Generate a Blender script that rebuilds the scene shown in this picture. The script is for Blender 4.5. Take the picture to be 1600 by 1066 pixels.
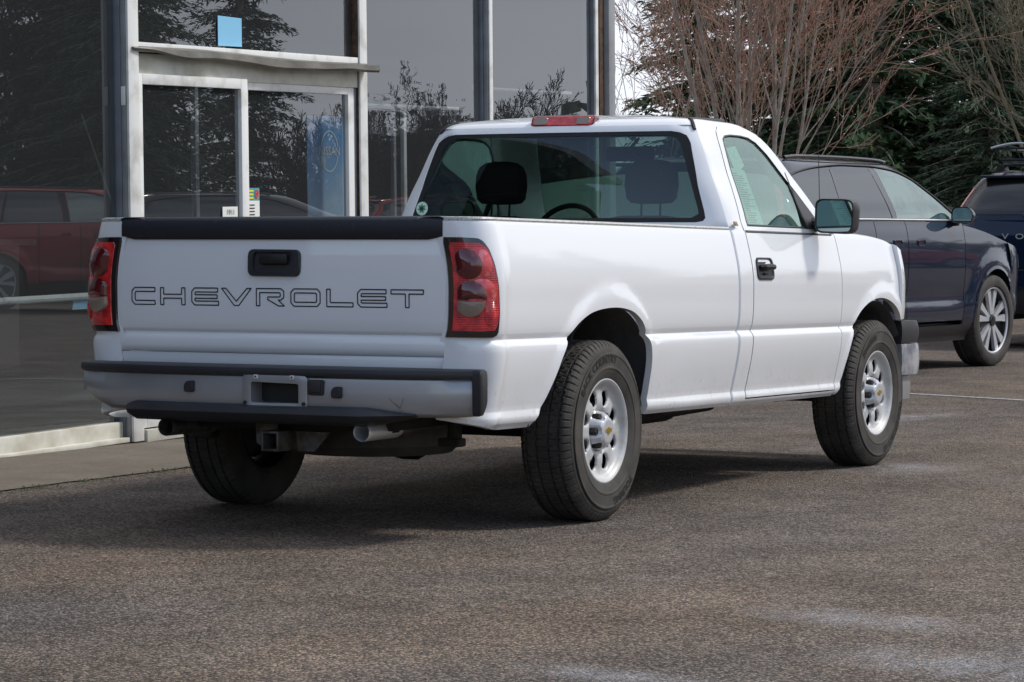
import bpy, bmesh, math, random
import numpy as np
from mathutils import Vector, Matrix
PI = math.pi
random.seed(5)
for o in list(bpy.data.objects): bpy.data.objects.remove(o)
SC = bpy.context.scene
COL = SC.collection

# ------------------------------------------------------------ camera, sky, sun
cam_d = bpy.data.cameras.new('camera'); cam = bpy.data.objects.new('camera', cam_d); COL.objects.link(cam)
cam.location = (6.2471, -11.1489, 1.212)
cam.rotation_euler = (PI/2 - 0.0359, 0, 0.4755)
cam_d.sensor_width = 36; cam_d.lens = 36*4525.5/1600
cam_d.clip_start = .1; cam_d.clip_end = 2000
SC.camera = cam
SC.render.resolution_x = 1024; SC.render.resolution_y = 682
SC.view_settings.view_transform = 'Standard'; SC.view_settings.look = 'None'
SC.view_settings.exposure = 0.36; SC.view_settings.gamma = 1
SUN_DIR = Vector((.75, .60, 1.0)).normalized()
w = bpy.data.worlds.new('World'); SC.world = w; w.use_nodes = True
nt = w.node_tree; nt.nodes.clear()
def wn(t, **k):
    n = nt.nodes.new(t)
    for a, b in k.items(): setattr(n, a, b)
    return n
sky = wn('ShaderNodeTexSky', sky_type='NISHITA', sun_disc=False)
sky.sun_elevation = math.asin(SUN_DIR.z); sky.sun_rotation = math.atan2(SUN_DIR.x, SUN_DIR.y)
tc = wn('ShaderNodeTexCoord')
mp = wn('ShaderNodeMapping'); mp.inputs['Scale'].default_value = (1, 1, 2.6)
nt.links.new(tc.outputs['Generated'], mp.inputs['Vector'])
nz = wn('ShaderNodeTexNoise'); nz.inputs['Scale'].default_value = 2.1; nz.inputs['Detail'].default_value = 6; nz.inputs['Roughness'].default_value = .55
nt.links.new(mp.outputs[0], nz.inputs['Vector'])
# clouds thin out towards -y, behind the camera
sep = wn('ShaderNodeSeparateXYZ'); nt.links.new(tc.outputs['Generated'], sep.inputs[0])
ma = wn('ShaderNodeMath', operation='MULTIPLY_ADD'); ma.inputs[1].default_value = .24; nt.links.new(sep.outputs['Y'], ma.inputs[0]); nt.links.new(nz.outputs['Fac'], ma.inputs[2])
cr = wn('ShaderNodeValToRGB'); cr.color_ramp.elements[0].position = .36; cr.color_ramp.elements[0].color = (.12, .12, .12, 1)
cr.color_ramp.elements[1].position = .56; cr.color_ramp.elements[1].color = (1, 1, 1, 1)
nt.links.new(ma.outputs[0], cr.inputs[0])
nz2 = wn('ShaderNodeTexNoise'); nz2.inputs['Scale'].default_value = 3.5; nz2.inputs['Detail'].default_value = 7
nt.links.new(mp.outputs[0], nz2.inputs['Vector'])
cc = wn('ShaderNodeValToRGB'); cc.color_ramp.elements[0].position = .3; cc.color_ramp.elements[0].color = (6.0, 6.4, 7.3, 1)
cc.color_ramp.elements[1].position = .7; cc.color_ramp.elements[1].color = (8.6, 8.9, 9.5, 1)
nt.links.new(nz2.outputs['Fac'], cc.inputs[0])
mx = wn('ShaderNodeMix', data_type='RGBA'); nt.links.new(cr.outputs[0], mx.inputs[0]); skg = wn('ShaderNodeMix', data_type='RGBA', blend_type='MULTIPLY'); skg.inputs[0].default_value = 1; skg.inputs[7].default_value = (1.5, 1.5, 1.5, 1); nt.links.new(sky.outputs[0], skg.inputs[6]); nt.links.new(skg.outputs[2], mx.inputs[6]); nt.links.new(cc.outputs[0], mx.inputs[7])
bg = wn('ShaderNodeBackground'); bg.inputs['Strength'].default_value = .1; nt.links.new(mx.outputs[2], bg.inputs[0])
wo = wn('ShaderNodeOutputWorld'); nt.links.new(bg.outputs[0], wo.inputs[0])
sd = bpy.data.lights.new('sun', 'SUN'); sd.energy = 2.1; sd.angle = math.radians(8.0); sd.color = (1, .955, .89)
so = bpy.data.objects.new('sun', sd); COL.objects.link(so); so.rotation_euler = SUN_DIR.to_track_quat('Z', 'Y').to_euler(); so.location = (20, 15, 30)

# ------------------------------------------------------------ materials
def mat(name, col=(.5, .5, .5), rough=.5, metal=0, coat=0, spec=.5, bump=None, var=None, build=None, coatrough=.03, emit=None):
    """bump=(scale,strength,dist)  var=(scale,amount,second colour,lo,hi)"""
    m = bpy.data.materials.new(name); m.use_nodes = True; t = m.node_tree; b = t.nodes['Principled BSDF']
    b.inputs['Base Color'].default_value = (*col, 1); b.inputs['Roughness'].default_value = rough
    b.inputs['Metallic'].default_value = metal; b.inputs['Coat Weight'].default_value = coat
    b.inputs['Coat Roughness'].default_value = coatrough; b.inputs['Specular IOR Level'].default_value = spec
    tcn = t.nodes.new('ShaderNodeTexCoord')
    if var:
        n = t.nodes.new('ShaderNodeTexNoise'); n.inputs['Scale'].default_value = var[0]; n.inputs['Detail'].default_value = 5
        t.links.new(tcn.outputs['Object'], n.inputs['Vector'])
        r = t.nodes.new('ShaderNodeValToRGB'); r.color_ramp.elements[0].position = var[3]; r.color_ramp.elements[1].position = var[4]
        r.color_ramp.elements[0].color = (*col, 1); r.color_ramp.elements[1].color = (*var[2], 1)
        t.links.new(n.outputs['Fac'], r.inputs[0]); t.links.new(r.outputs[0], b.inputs['Base Color'])
    if bump:
        n = t.nodes.new('ShaderNodeTexNoise'); n.inputs['Scale'].default_value = bump[0]; n.inputs['Detail'].default_value = 4
        t.links.new(tcn.outputs['Object'], n.inputs['Vector'])
        bp = t.nodes.new('ShaderNodeBump'); bp.inputs['Strength'].default_value = bump[1]; bp.inputs['Distance'].default_value = bump[2]
        t.links.new(n.outputs['Fac'], bp.inputs['Height']); t.links.new(bp.outputs[0], b.inputs['Normal'])
    if build: build(t, b, tcn)
    return m

def N(t, ty, **k):
    n = t.nodes.new(ty)
    for a, b in k.items():
        if a.startswith('i_'):
            key = a[2:].replace('_', ' ')
            n.inputs[int(key) if key.isdigit() else key].default_value = b
        else: setattr(n, a, b)
    return n
def ramp(t, src, p0, c0, p1, c1):
    r = t.nodes.new('ShaderNodeValToRGB'); e = r.color_ramp.elements
    e[0].position = p0; e[1].position = p1; e[0].color = (*c0, 1) if len(c0) == 3 else c0; e[1].color = (*c1, 1)
    t.links.new(src, r.inputs[0]); return r.outputs[0]
def mixc(t, fac, a, b, mode='MIX'):
    m = t.nodes.new('ShaderNodeMix'); m.data_type = 'RGBA'; m.blend_type = mode
    for s, v in ((0, fac), (6, a), (7, b)):
        if hasattr(v, 'is_linked'): t.links.new(v, m.inputs[s])
        elif isinstance(v, tuple): m.inputs[s].default_value = (*v, 1)
        else: m.inputs[s].default_value = v
    return m.outputs[2]
def math_(t, op, a, b=None, clamp=False):
    m = t.nodes.new('ShaderNodeMath'); m.operation = op; m.use_clamp = clamp
    for i, v in enumerate((a, b)):
        if v is None: continue
        if hasattr(v, 'is_linked'): t.links.new(v, m.inputs[i])
        else: m.inputs[i].default_value = v
    return m.outputs[0]

def white_paint(t, b, tcn):
    # road grime thrown up low on the panels, a few scuffs, rain drops in the clearcoat
    s = N(t, 'ShaderNodeSeparateXYZ'); t.links.new(tcn.outputs['Object'], s.inputs[0])
    low = N(t, 'ShaderNodeMapRange', i_1=.40, i_2=.66, i_3=1.0, i_4=0.0); t.links.new(s.outputs['Z'], low.inputs[0])
    mpn = N(t, 'ShaderNodeMapping', i_Scale=(34, 34, 16)); t.links.new(tcn.outputs['Object'], mpn.inputs[0])
    n1 = N(t, 'ShaderNodeTexNoise', i_Scale=1.4, i_Detail=8, i_Roughness=.7); t.links.new(mpn.outputs[0], n1.inputs['Vector'])
    sp = ramp(t, n1.outputs['Fac'], .575, (0, 0, 0), .70, (1, 1, 1))
    n2 = N(t, 'ShaderNodeTexNoise', i_Scale=3.0, i_Detail=3); t.links.new(tcn.outputs['Object'], n2.inputs['Vector'])
    cl = ramp(t, n2.outputs['Fac'], .40, (0, 0, 0), .65, (1, 1, 1))
    f = math_(t, 'MULTIPLY', math_(t, 'MULTIPLY', low.outputs[0], sp), .8)
    f2 = math_(t, 'MULTIPLY', math_(t, 'MULTIPLY', low.outputs[0], cl), .16)
    f3 = math_(t, 'ADD', f, f2, clamp=True)
    t.links.new(mixc(t, f3, (.80, .81, .83), (.20, .18, .14)), b.inputs['Base Color'])
    v = N(t, 'ShaderNodeTexVoronoi', i_Scale=120.0); t.links.new(tcn.outputs['Object'], v.inputs['Vector'])
    d = ramp(t, v.outputs['Distance'], .10, (1, 1, 1), .22, (0, 0, 0))
    n3 = N(t, 'ShaderNodeTexNoise', i_Scale=30.0, i_Detail=1); t.links.new(tcn.outputs['Object'], n3.inputs['Vector'])
    g = ramp(t, n3.outputs['Fac'], .52, (0, 0, 0), .6, (1, 1, 1))
    bp = N(t, 'ShaderNodeBump', i_Strength=.25, i_Distance=.0015); t.links.new(math_(t, 'MULTIPLY', d, g), bp.inputs['Height'])
    t.links.new(bp.outputs[0], b.inputs['Coat Normal'])
    nw = N(t, 'ShaderNodeTexNoise', i_Scale=2.6, i_Detail=2); t.links.new(tcn.outputs['Object'], nw.inputs['Vector'])
    b2 = N(t, 'ShaderNodeBump', i_Strength=.3, i_Distance=.003); t.links.new(nw.outputs['Fac'], b2.inputs['Height']); t.links.new(b2.outputs[0], bp.inputs['Normal'])
M = {}
M['white'] = mat('white_car_paint', (.80, .81, .83), .32, 0, 1.0, .5, build=white_paint, coatrough=.04)
def drops_paint(c, c2):
    def f(t, b, tcn):
        v = N(t, 'ShaderNodeTexVoronoi', i_Scale=92.0); t.links.new(tcn.outputs['Object'], v.inputs['Vector'])
        d = ramp(t, v.outputs['Distance'], .12, (1, 1, 1), .2, (0, 0, 0))
        n3 = N(t, 'ShaderNodeTexNoise', i_Scale=6.0, i_Detail=3); t.links.new(tcn.outputs['Object'], n3.inputs['Vector'])
        g = ramp(t, n3.outputs['Fac'], .5, (0, 0, 0), .62, (1, 1, 1))
        t.links.new(mixc(t, math_(t, 'MULTIPLY', math_(t, 'MULTIPLY', d, g), .35), c, c2), b.inputs['Base Color'])
    return f
M['navy'] = mat('navy_car_paint', (.012, .022, .048), .3, .0, 1.0, .1, build=drops_paint((.006, .013, .032), (.20, .23, .28)))
M['blue'] = mat('deep_blue_car_paint', (.005, .012, .03), .3, .0, 1.0, .1, build=drops_paint((.004, .011, .03), (.2, .24, .3)))
M['red_paint'] = mat('dark_red_car_paint', (.48, .05, .045), .3, .2, 1.0)
M['charcoal_paint'] = mat('charcoal_car_paint', (.03, .032, .036), .3, .3, 1.0)
M['black_plastic'] = mat('black_textured_plastic', (.018, .018, .021), .42, bump=(260, .35, .001), var=(3, 0, (.034, .033, .036), .4, .8))
M['cap_plastic'] = mat('wet_black_cap_plastic', (.012, .013, .02), .5, bump=(160, .4, .001), var=(70, 0, (.035, .035, .05), .6, .75))
M['black'] = mat('black_rubber_trim', (.008, .008, .008), .5)
M['void'] = mat('dark_underbody', (.012, .011, .010), .85, bump=(20, .5, .01), var=(6, 0, (.03, .024, .018), .5, .75))
M['liner'] = mat('wheel_well_liner', (.055, .055, .058), .8, bump=(9, .6, .02), var=(5, 0, (.09, .085, .08), .4, .7))
M['chrome'] = mat('chrome', (.9, .9, .91), .3, .7, bump=(6, .15, .01))
M['chrome_bumper'] = mat('weathered_chrome_bumper', (.74, .75, .78), .25, .6, bump=(7, .5, .02), var=(9, 0, (.34, .36, .42), .4, .65))
M['steel_dirty'] = mat('dirty_bare_steel', (.13, .125, .12), .5, .6, var=(18, 0, (.07, .05, .035), .45, .65))
M['bumper'] = mat('silver_bumper_paint', (.40, .405, .415), .32, .45, .5, var=(2.4, 0, (.31, .315, .33), .35, .7), bump=(5, .12, .02))
def tyre_build(t, b, tcn):
    n = N(t, 'ShaderNodeTexNoise', i_Scale=9.0, i_Detail=8); t.links.new(tcn.outputs['Object'], n.inputs['Vector'])
    c = ramp(t, n.outputs['Fac'], .32, (.026, .024, .022), .72, (.068, .059, .051)); t.links.new(c, b.inputs['Base Color'])
M['tyre'] = mat('dusty_tyre_rubber', (.03, .03, .03), .78, bump=(120, .3, .0015), build=tyre_build)
M['tyre_letter'] = mat('tyre_lettering', (.006, .006, .006), .55)
M['rim'] = mat('silver_steel_wheel', (.50, .505, .51), .48, .15, .2, var=(14, 0, (.36, .33, .29), .52, .78))
M['rim_silver'] = mat('machined_silver_wheel', (.58, .59, .61), .34, .4, .4)
M['rim_black'] = mat('gloss_black_wheel', (.012, .012, .014), .25, .2, .8)
M['brake'] = mat('brake_dust_steel', (.04, .038, .036), .6, .5)
M['gold'] = mat('gold_badge', (.65, .43, .08), .25, .8)
M['rail'] = mat('weathered_rail_cap', (.55, .55, .53), .5, .2, bump=(200, .3, .001), var=(160, 0, (.30, .29, .27), .45, .6))
def glass(name, tint, f0=.08, rough=0.0, drops=True, wavy=0.0, gcol=(.95, .97, 1), haze=0, base=None):
    m = bpy.data.materials.new(name); m.use_nodes = True; t = m.node_tree; t.nodes.clear()
    o = N(t, 'ShaderNodeOutputMaterial'); tr = N(t, 'ShaderNodeBsdfTransparent', i_Color=(*tint, 1)); g = N(t, 'ShaderNodeBsdfGlossy', i_Roughness=rough)
    g.inputs['Color'].default_value = (*gcol, 1)
    mix = N(t, 'ShaderNodeMixShader'); tcn = N(t, 'ShaderNodeTexCoord'); ge = N(t, 'ShaderNodeNewGeometry')
    dp = N(t, 'ShaderNodeVectorMath', operation='DOT_PRODUCT'); t.links.new(ge.outputs['Normal'], dp.inputs[0]); t.links.new(ge.outputs['Incoming'], dp.inputs[1])
    sc = math_(t, 'POWER', math_(t, 'SUBTRACT', 1.0, math_(t, 'ABSOLUTE', dp.outputs['Value'])), 5.0)
    fac = math_(t, 'ADD', math_(t, 'MULTIPLY', sc, 1.0-f0), f0, clamp=True)
    if drops:
        v = N(t, 'ShaderNodeTexVoronoi', i_Scale=85.0); t.links.new(tcn.outputs['Object'], v.inputs['Vector'])
        d = ramp(t, v.outputs['Distance'], .07, (1, 1, 1), .13, (0, 0, 0))
        n3 = N(t, 'ShaderNodeTexNoise', i_Scale=9.0, i_Detail=3); t.links.new(tcn.outputs['Object'], n3.inputs['Vector'])
        gg = ramp(t, n3.outputs['Fac'], .5, (0, 0, 0), .6, (1, 1, 1))
        dm = math_(t, 'MULTIPLY', d, gg)
        df = N(t, 'ShaderNodeBsdfDiffuse', i_Color=(.35, .42, .42, 1)); m2 = N(t, 'ShaderNodeMixShader')
        t.links.new(math_(t, 'MULTIPLY', dm, .45), m2.inputs[0]); t.links.new(tr.outputs[0], m2.inputs[1]); t.links.new(df.outputs[0], m2.inputs[2])
        t.links.new(m2.outputs[0], mix.inputs[1])
    else: t.links.new(tr.outputs[0], mix.inputs[1])
    if haze:  # thin grey haze mixed in to lift the pane's reflected tone
        dd = N(t, 'ShaderNodeBsdfDiffuse', i_Color=(.50, .53, .55, 1)); m3 = N(t, 'ShaderNodeMixShader', i_0=haze)
        t.links.new(tr.outputs[0], m3.inputs[1]); t.links.new(dd.outputs[0], m3.inputs[2]); t.links.new(m3.outputs[0], mix.inputs[1])
    if wavy:
        mpn = N(t, 'ShaderNodeMapping', i_Scale=(1, .35, 3.0)); t.links.new(tcn.outputs['Object'], mpn.inputs[0])
        n4 = N(t, 'ShaderNodeTexNoise', i_Scale=wavy, i_Detail=1.5); t.links.new(mpn.outputs[0], n4.inputs['Vector'])
        bp = N(t, 'ShaderNodeBump', i_Strength=1.0, i_Distance=base or .002); t.links.new(n4.outputs['Fac'], bp.inputs['Height']); t.links.new(bp.outputs[0], g.inputs['Normal'])
    t.links.new(fac, mix.inputs[0]); t.links.new(g.outputs[0], mix.inputs[2]); t.links.new(mix.outputs[0], o.inputs[0])
    return m
M['glass_rear'] = glass('tinted_rear_window_glass', (.25, .36, .34), f0=.07)
M['glass_side'] = glass('side_window_glass', (.50, .62, .58), f0=.34, gcol=(.78, .95, .86))
M['glass_suv'] = glass('dark_privacy_glass', (.10, .11, .12), f0=.16, drops=False)
M['glass_suv_front'] = glass('front_door_glass', (.5, .58, .56), f0=.30, drops=False, gcol=(.85, .97, .93))
M['glass_show'] = glass('showroom_glass', (.60, .64, .65), f0=.17, drops=False, wavy=1.1, base=.0005, haze=.045)
M['glass_show_wavy'] = glass('wavy_showroom_glass', (.60, .64, .65), f0=.17, drops=False, wavy=3.0, base=.0007, haze=.045)
def lens(name, c, rough=.12): return mat(name, c, rough, 0, 1.0, .6)
def ribs(t, b, tcn):
    wv = N(t, 'ShaderNodeTexWave', i_Scale=45.0, i_Distortion=1.5); wv.bands_direction = 'Z'; t.links.new(tcn.outputs['Object'], wv.inputs['Vector'])
    n = N(t, 'ShaderNodeTexNoise', i_Scale=26.0, i_Detail=3); t.links.new(tcn.outputs['Object'], n.inputs['Vector'])
    t.links.new(ramp(t, n.outputs['Fac'], .38, (.38, .006, .010), .66, (.85, .022, .026)), b.inputs['Base Color'])
    bp = N(t, 'ShaderNodeBump', i_Strength=.5, i_Distance=.003); t.links.new(wv.outputs['Fac'], bp.inputs['Height']); t.links.new(bp.outputs[0], b.inputs['Normal'])
M['lamp_red'] = mat('red_lamp_lens', (.50, .008, .012), .18, 0, 1.0, .6, build=ribs)
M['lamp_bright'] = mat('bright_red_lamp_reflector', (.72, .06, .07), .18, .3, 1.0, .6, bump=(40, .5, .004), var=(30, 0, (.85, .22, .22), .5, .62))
M['lamp_dark'] = lens('smoked_red_lamp_lens', (.10, .008, .012))
M['lamp_house'] = lens('dark_lamp_housing', (.015, .010, .012))
M['lamp_clear'] = mat('ribbed_reverse_lens', (.24, .19, .15), .2, 0, 1.0, build=lambda t, b, tcn: None, bump=(60, .4, .004))
M['headlamp'] = mat('clear_headlamp', (.5, .52, .55), .08, .4, 1.0)
M['fabric'] = mat('dark_seat_cloth', (.075, .035, .036), .9, bump=(300, .3, .002))
M['interior'] = mat('dark_cabin_plastic', (.03, .028, .028), .7)
M['mirror'] = mat('mirror_glass', (.26, .32, .31), .02, 1.0)
M['paper_green'] = mat('pale_green_notice_paper', (.55, .78, .66), .7, var=(60, 0, (.42, .64, .54), .5, .62))
M['paper_white'] = mat('white_paper', (.75, .75, .72), .8)
M['paper_blue'] = mat('pale_blue_paper', (.22, .50, .72), .8)
M['frame_white'] = mat('weathered_white_frame_paint', (.72, .72, .70), .5, bump=(30, .25, .003), var=(7, 0, (.50, .49, .45), .5, .72))
M['frame_cream'] = mat('grimy_cream_sill', (.62, .61, .54), .6, bump=(30, .25, .003), var=(5, 0, (.42, .39, .31), .42, .70))
M['frame_gray'] = mat('blue_gray_painted_steel', (.17, .19, .22), .5, var=(6, 0, (.12, .13, .15), .4, .7))
M['frame_lgray'] = mat('gray_aluminium_post', (.30, .31, .32), .45, .2, var=(7, 0, (.22, .22, .23), .4, .7))
M['flashing'] = mat('bent_gray_flashing', (.125, .115, .095), .5, .3, bump=(9, .4, .02), var=(5, 0, (.20, .185, .16), .4, .7))
M['rust'] = mat('rust_streaked_brown_post', (.10, .045, .02), .7, var=(22, 0, (.03, .02, .016), .42, .62))
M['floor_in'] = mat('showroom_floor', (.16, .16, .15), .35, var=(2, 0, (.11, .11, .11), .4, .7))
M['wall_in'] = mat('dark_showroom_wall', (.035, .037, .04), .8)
M['orange'] = mat('orange_painted_column', (.50, .19, .04), .6)
M['teal'] = mat('teal_sticker', (.08, .30, .33), .6); M['yellow'] = mat('yellow_print', (.8, .62, .05), .6); M['ink'] = mat('dark_ink', (.012, .014, .02), .6)
M['print_white'] = mat('white_print', (.85, .88, .9), .6)
def banner_build(t, b, tcn):
    s = N(t, 'ShaderNodeSeparateXYZ'); t.links.new(tcn.outputs['Object'], s.inputs[0])
    g = N(t, 'ShaderNodeMapRange', i_1=.8, i_2=1.9); t.links.new(s.outputs['Z'], g.inputs[0])
    c = ramp(t, g.outputs[0], .1, (.80, .90, .95), .9, (.10, .38, .78))
    n = N(t, 'ShaderNodeTexNoise', i_Scale=5.0, i_Detail=4); t.links.new(tcn.outputs['Object'], n.inputs['Vector'])
    f = math_(t, 'MULTIPLY', ramp(t, n.outputs['Fac'], .5, (0, 0, 0), .7, (1, 1, 1)), .35)
    t.links.new(mixc(t, f, c, (.95, .93, .85)), b.inputs['Base Color'])
M['banner'] = mat('blue_printed_banner', (.1, .3, .5), .5, build=banner_build)
def bark(name, c1, c2): return mat(name, c1, .9, bump=(30, .5, .01), var=(9, 0, c2, .4, .65))
M['bark_pale'] = bark('mottled_gray_bark', (.30, .24, .19), (.46, .40, .33))
M['twig_red'] = bark('reddish_brown_twigs', (.36, .21, .15), (.45, .31, .23))
M['twig_olive'] = bark('olive_brown_twigs', (.20, .17, .11), (.28, .24, .16))
M['twig_dark'] = bark('dark_gray_twigs', (.06, .05, .045), (.09, .08, .07))
M['bud'] = mat('russet_buds', (.46, .16, .09), .8, var=(3, 0, (.30, .10, .06), .4, .7))
M['needle'] = mat('conifer_needles', (.065, .115, .045), .75, var=(1.6, 0, (.12, .18, .065), .45, .7))
M['needle2'] = mat('dark_conifer_needles', (.045, .080, .040), .75, var=(1.6, 0, (.085, .13, .055), .45, .7))
M['wood'] = mat('weathered_wood_fence', (.20, .16, .12), .85, var=(10, 0, (.13, .10, .08), .4, .7))
M['roof_red'] = mat('dark_red_metal_roof', (.13, .035, .028), .5)
M['wall_tan'] = mat('tan_wall', (.30, .26, .21), .85)

def asphalt(t, b, tcn):
    O = tcn.outputs['Object']
    v1 = N(t, 'ShaderNodeTexVoronoi', i_Scale=92.0); t.links.new(O, v1.inputs['Vector'])
    cell = N(t, 'ShaderNodeSeparateColor'); t.links.new(v1.outputs['Color'], cell.inputs[0])
    stone = ramp(t, cell.outputs[0], .30, (.060, .052, .045), 1.0, (.60, .51, .43))
    v2 = N(t, 'ShaderNodeTexVoronoi', i_Scale=230.0); t.links.new(O, v2.inputs['Vector'])
    c2 = N(t, 'ShaderNodeSeparateColor'); t.links.new(v2.outputs['Color'], c2.inputs[0])
    fine = ramp(t, c2.outputs[1], .1, (.048, .042, .037), .95, (.31, .268, .228))
    base = mixc(t, .5, stone, fine)
    edge = ramp(t, v1.outputs['Distance'], .35, (1, 1, 1), .62, (.45, .45, .45))
    base = mixc(t, 1.0, base, edge, 'MULTIPLY')
    # old stains: brown, grey and damp patches stretched along the lane
    mp1 = N(t, 'ShaderNodeMapping', i_Scale=(1.0, .45, 1), i_Rotation=(0, 0, .3)); t.links.new(O, mp1.inputs[0])
    nA = N(t, 'ShaderNodeTexNoise', i_Scale=.55, i_Detail=5, i_Roughness=.6); t.links.new(mp1.outputs[0], nA.inputs['Vector'])
    tint = ramp(t, nA.outputs['Fac'], .35, (.86, .85, .88), .66, (1.20, 1.04, .90))
    base = mixc(t, 1.0, base, tint, 'MULTIPLY')
    nB = N(t, 'ShaderNodeTexNoise', i_Scale=1.6, i_Detail=7, i_Roughness=.65); t.links.new(O, nB.inputs['Vector'])
    dk = ramp(t, nB.outputs['Fac'], .3, (.70, .70, .70), .68, (1.20, 1.20, 1.20)); base = mixc(t, 1.0, base, dk, 'MULTIPLY')
    # worn pits
    v3 = N(t, 'ShaderNodeTexVoronoi', i_Scale=16.0); t.links.new(O, v3.inputs['Vector'])
    pit = ramp(t, v3.outputs['Distance'], .05, (1, 1, 1), .11, (0, 0, 0))
    nP = N(t, 'ShaderNodeTexNoise', i_Scale=5.0, i_Detail=2); t.links.new(O, nP.inputs['Vector'])
    pm = math_(t, 'MULTIPLY', pit, ramp(t, nP.outputs['Fac'], .56, (0, 0, 0), .6, (1, 1, 1)))
    base = mixc(t, pm, base, (.02, .018, .016))
    # wet patches: bluish-white sky sheen painted into the colour
    def blob(cx, cy, rx, ry, rot):
        m_ = N(t, 'ShaderNodeMapping', i_Location=(-cx, -cy, 0)); t.links.new(O, m_.inputs[0])
        m2 = N(t, 'ShaderNodeMapping', i_Rotation=(0, 0, rot)); t.links.new(m_.outputs[0], m2.inputs[0])
        m3 = N(t, 'ShaderNodeMapping', i_Scale=(1/rx, 1/ry, 0)); t.links.new(m2.outputs[0], m3.inputs[0])
        l = N(t, 'ShaderNodeVectorMath', operation='LENGTH'); t.links.new(m3.outputs[0], l.inputs[0])
        return ramp(t, l.outputs['Value'], .1, (1, 1, 1), 1.0, (0, 0, 0))
    nR = N(t, 'ShaderNodeTexNoise', i_Scale=6.0, i_Detail=8, i_Roughness=.75); t.links.new(mp1.outputs[0], nR.inputs['Vector'])
    rr = ramp(t, nR.outputs['Fac'], .40, (0, 0, 0), .66, (1, 1, 1))
    tot = None
    for a in ((3.66, -3.30, .62, .30, .3), (4.05, -2.95, .55, .34, .3), (3.02, -2.50, .50, .26, .3), (2.9, -3.95, .45, .16, .2), (-.3, 7.3, .28, .9, 0.2), (1.1, 3.3, .45, .6, .2), (.3, 4.6, .2, .5, .2)):
        k = blob(*a); tot = k if tot is None else math_(t, 'MAXIMUM', tot, k)
    res = math_(t, 'MULTIPLY', math_(t, 'MULTIPLY', tot, rr), ramp(t, cell.outputs[1], .25, (.15, .15, .15), .8, (1, 1, 1)))
    base = mixc(t, math_(t, 'MULTIPLY', res, .60), base, (.66, .67, .74))
    # bluish damp area near the left foreground
    wet = blob(.55, -3.55, .75, .9, .3)
    base = mixc(t, math_(t, 'MULTIPLY', wet, .7), base, mixc(t, 1.0, base, (.80, .93, 1.10), 'MULTIPLY'))
    t.links.new(base, b.inputs['Base Color'])
    rg = ramp(t, nB.outputs['Fac'], .35, (.95, .95, .95), .7, (.72, .72, .72)); rg = mixc(t, math_(t, 'MULTIPLY', tot, .9), rg, (.30, .30, .30)); t.links.new(rg, b.inputs['Roughness'])
    h = math_(t, 'ADD', math_(t, 'MULTIPLY', v1.outputs['Distance'], -1.0), math_(t, 'MULTIPLY', v2.outputs['Distance'], -.4))
    bp = N(t, 'ShaderNodeBump', i_Strength=1.0, i_Distance=.011); t.links.new(h, bp.inputs['Height']); t.links.new(bp.outputs[0], b.inputs['Normal'])
M['asphalt'] = mat('worn_asphalt', (.1, .1, .1), .9, spec=.3, build=asphalt)
def concrete(t, b, tcn):
    O = tcn.outputs['Object']
    n = N(t, 'ShaderNodeTexNoise', i_Scale=2.2, i_Detail=8, i_Roughness=.65); t.links.new(O, n.inputs['Vector'])
    c = ramp(t, n.outputs['Fac'], .3, (.105, .085, .062), .7, (.17, .145, .112))
    n2 = N(t, 'ShaderNodeTexNoise', i_Scale=70.0, i_Detail=4); t.links.new(O, n2.inputs['Vector'])
    c = mixc(t, 1.0, c, ramp(t, n2.outputs['Fac'], .3, (.8, .8, .8), .7, (1.2, 1.2, 1.2)), 'MULTIPLY')
    v = N(t, 'ShaderNodeTexVoronoi', i_Scale=14.0); t.links.new(O, v.inputs['Vector'])
    s = ramp(t, v.outputs['Distance'], .08, (1, 1, 1), .14, (0, 0, 0)); c = mixc(t, math_(t, 'MULTIPLY', s, .8), c, (.04, .035, .03))
    t.links.new(c, b.inputs['Base Color'])
    bp = N(t, 'ShaderNodeBump', i_Strength=.5, i_Distance=.004); t.links.new(n2.outputs['Fac'], bp.inputs['Height']); t.links.new(bp.outputs[0], b.inputs['Normal'])
M['concrete'] = mat('tan_concrete', (.15, .12, .09), .85, build=concrete)
M['moss'] = mat('moss', (.06, .075, .03), .95)
M['road_paint'] = mat('worn_white_line', (.34, .34, .34), .8, var=(25, 0, (.16, .155, .15), .48, .6))

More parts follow.
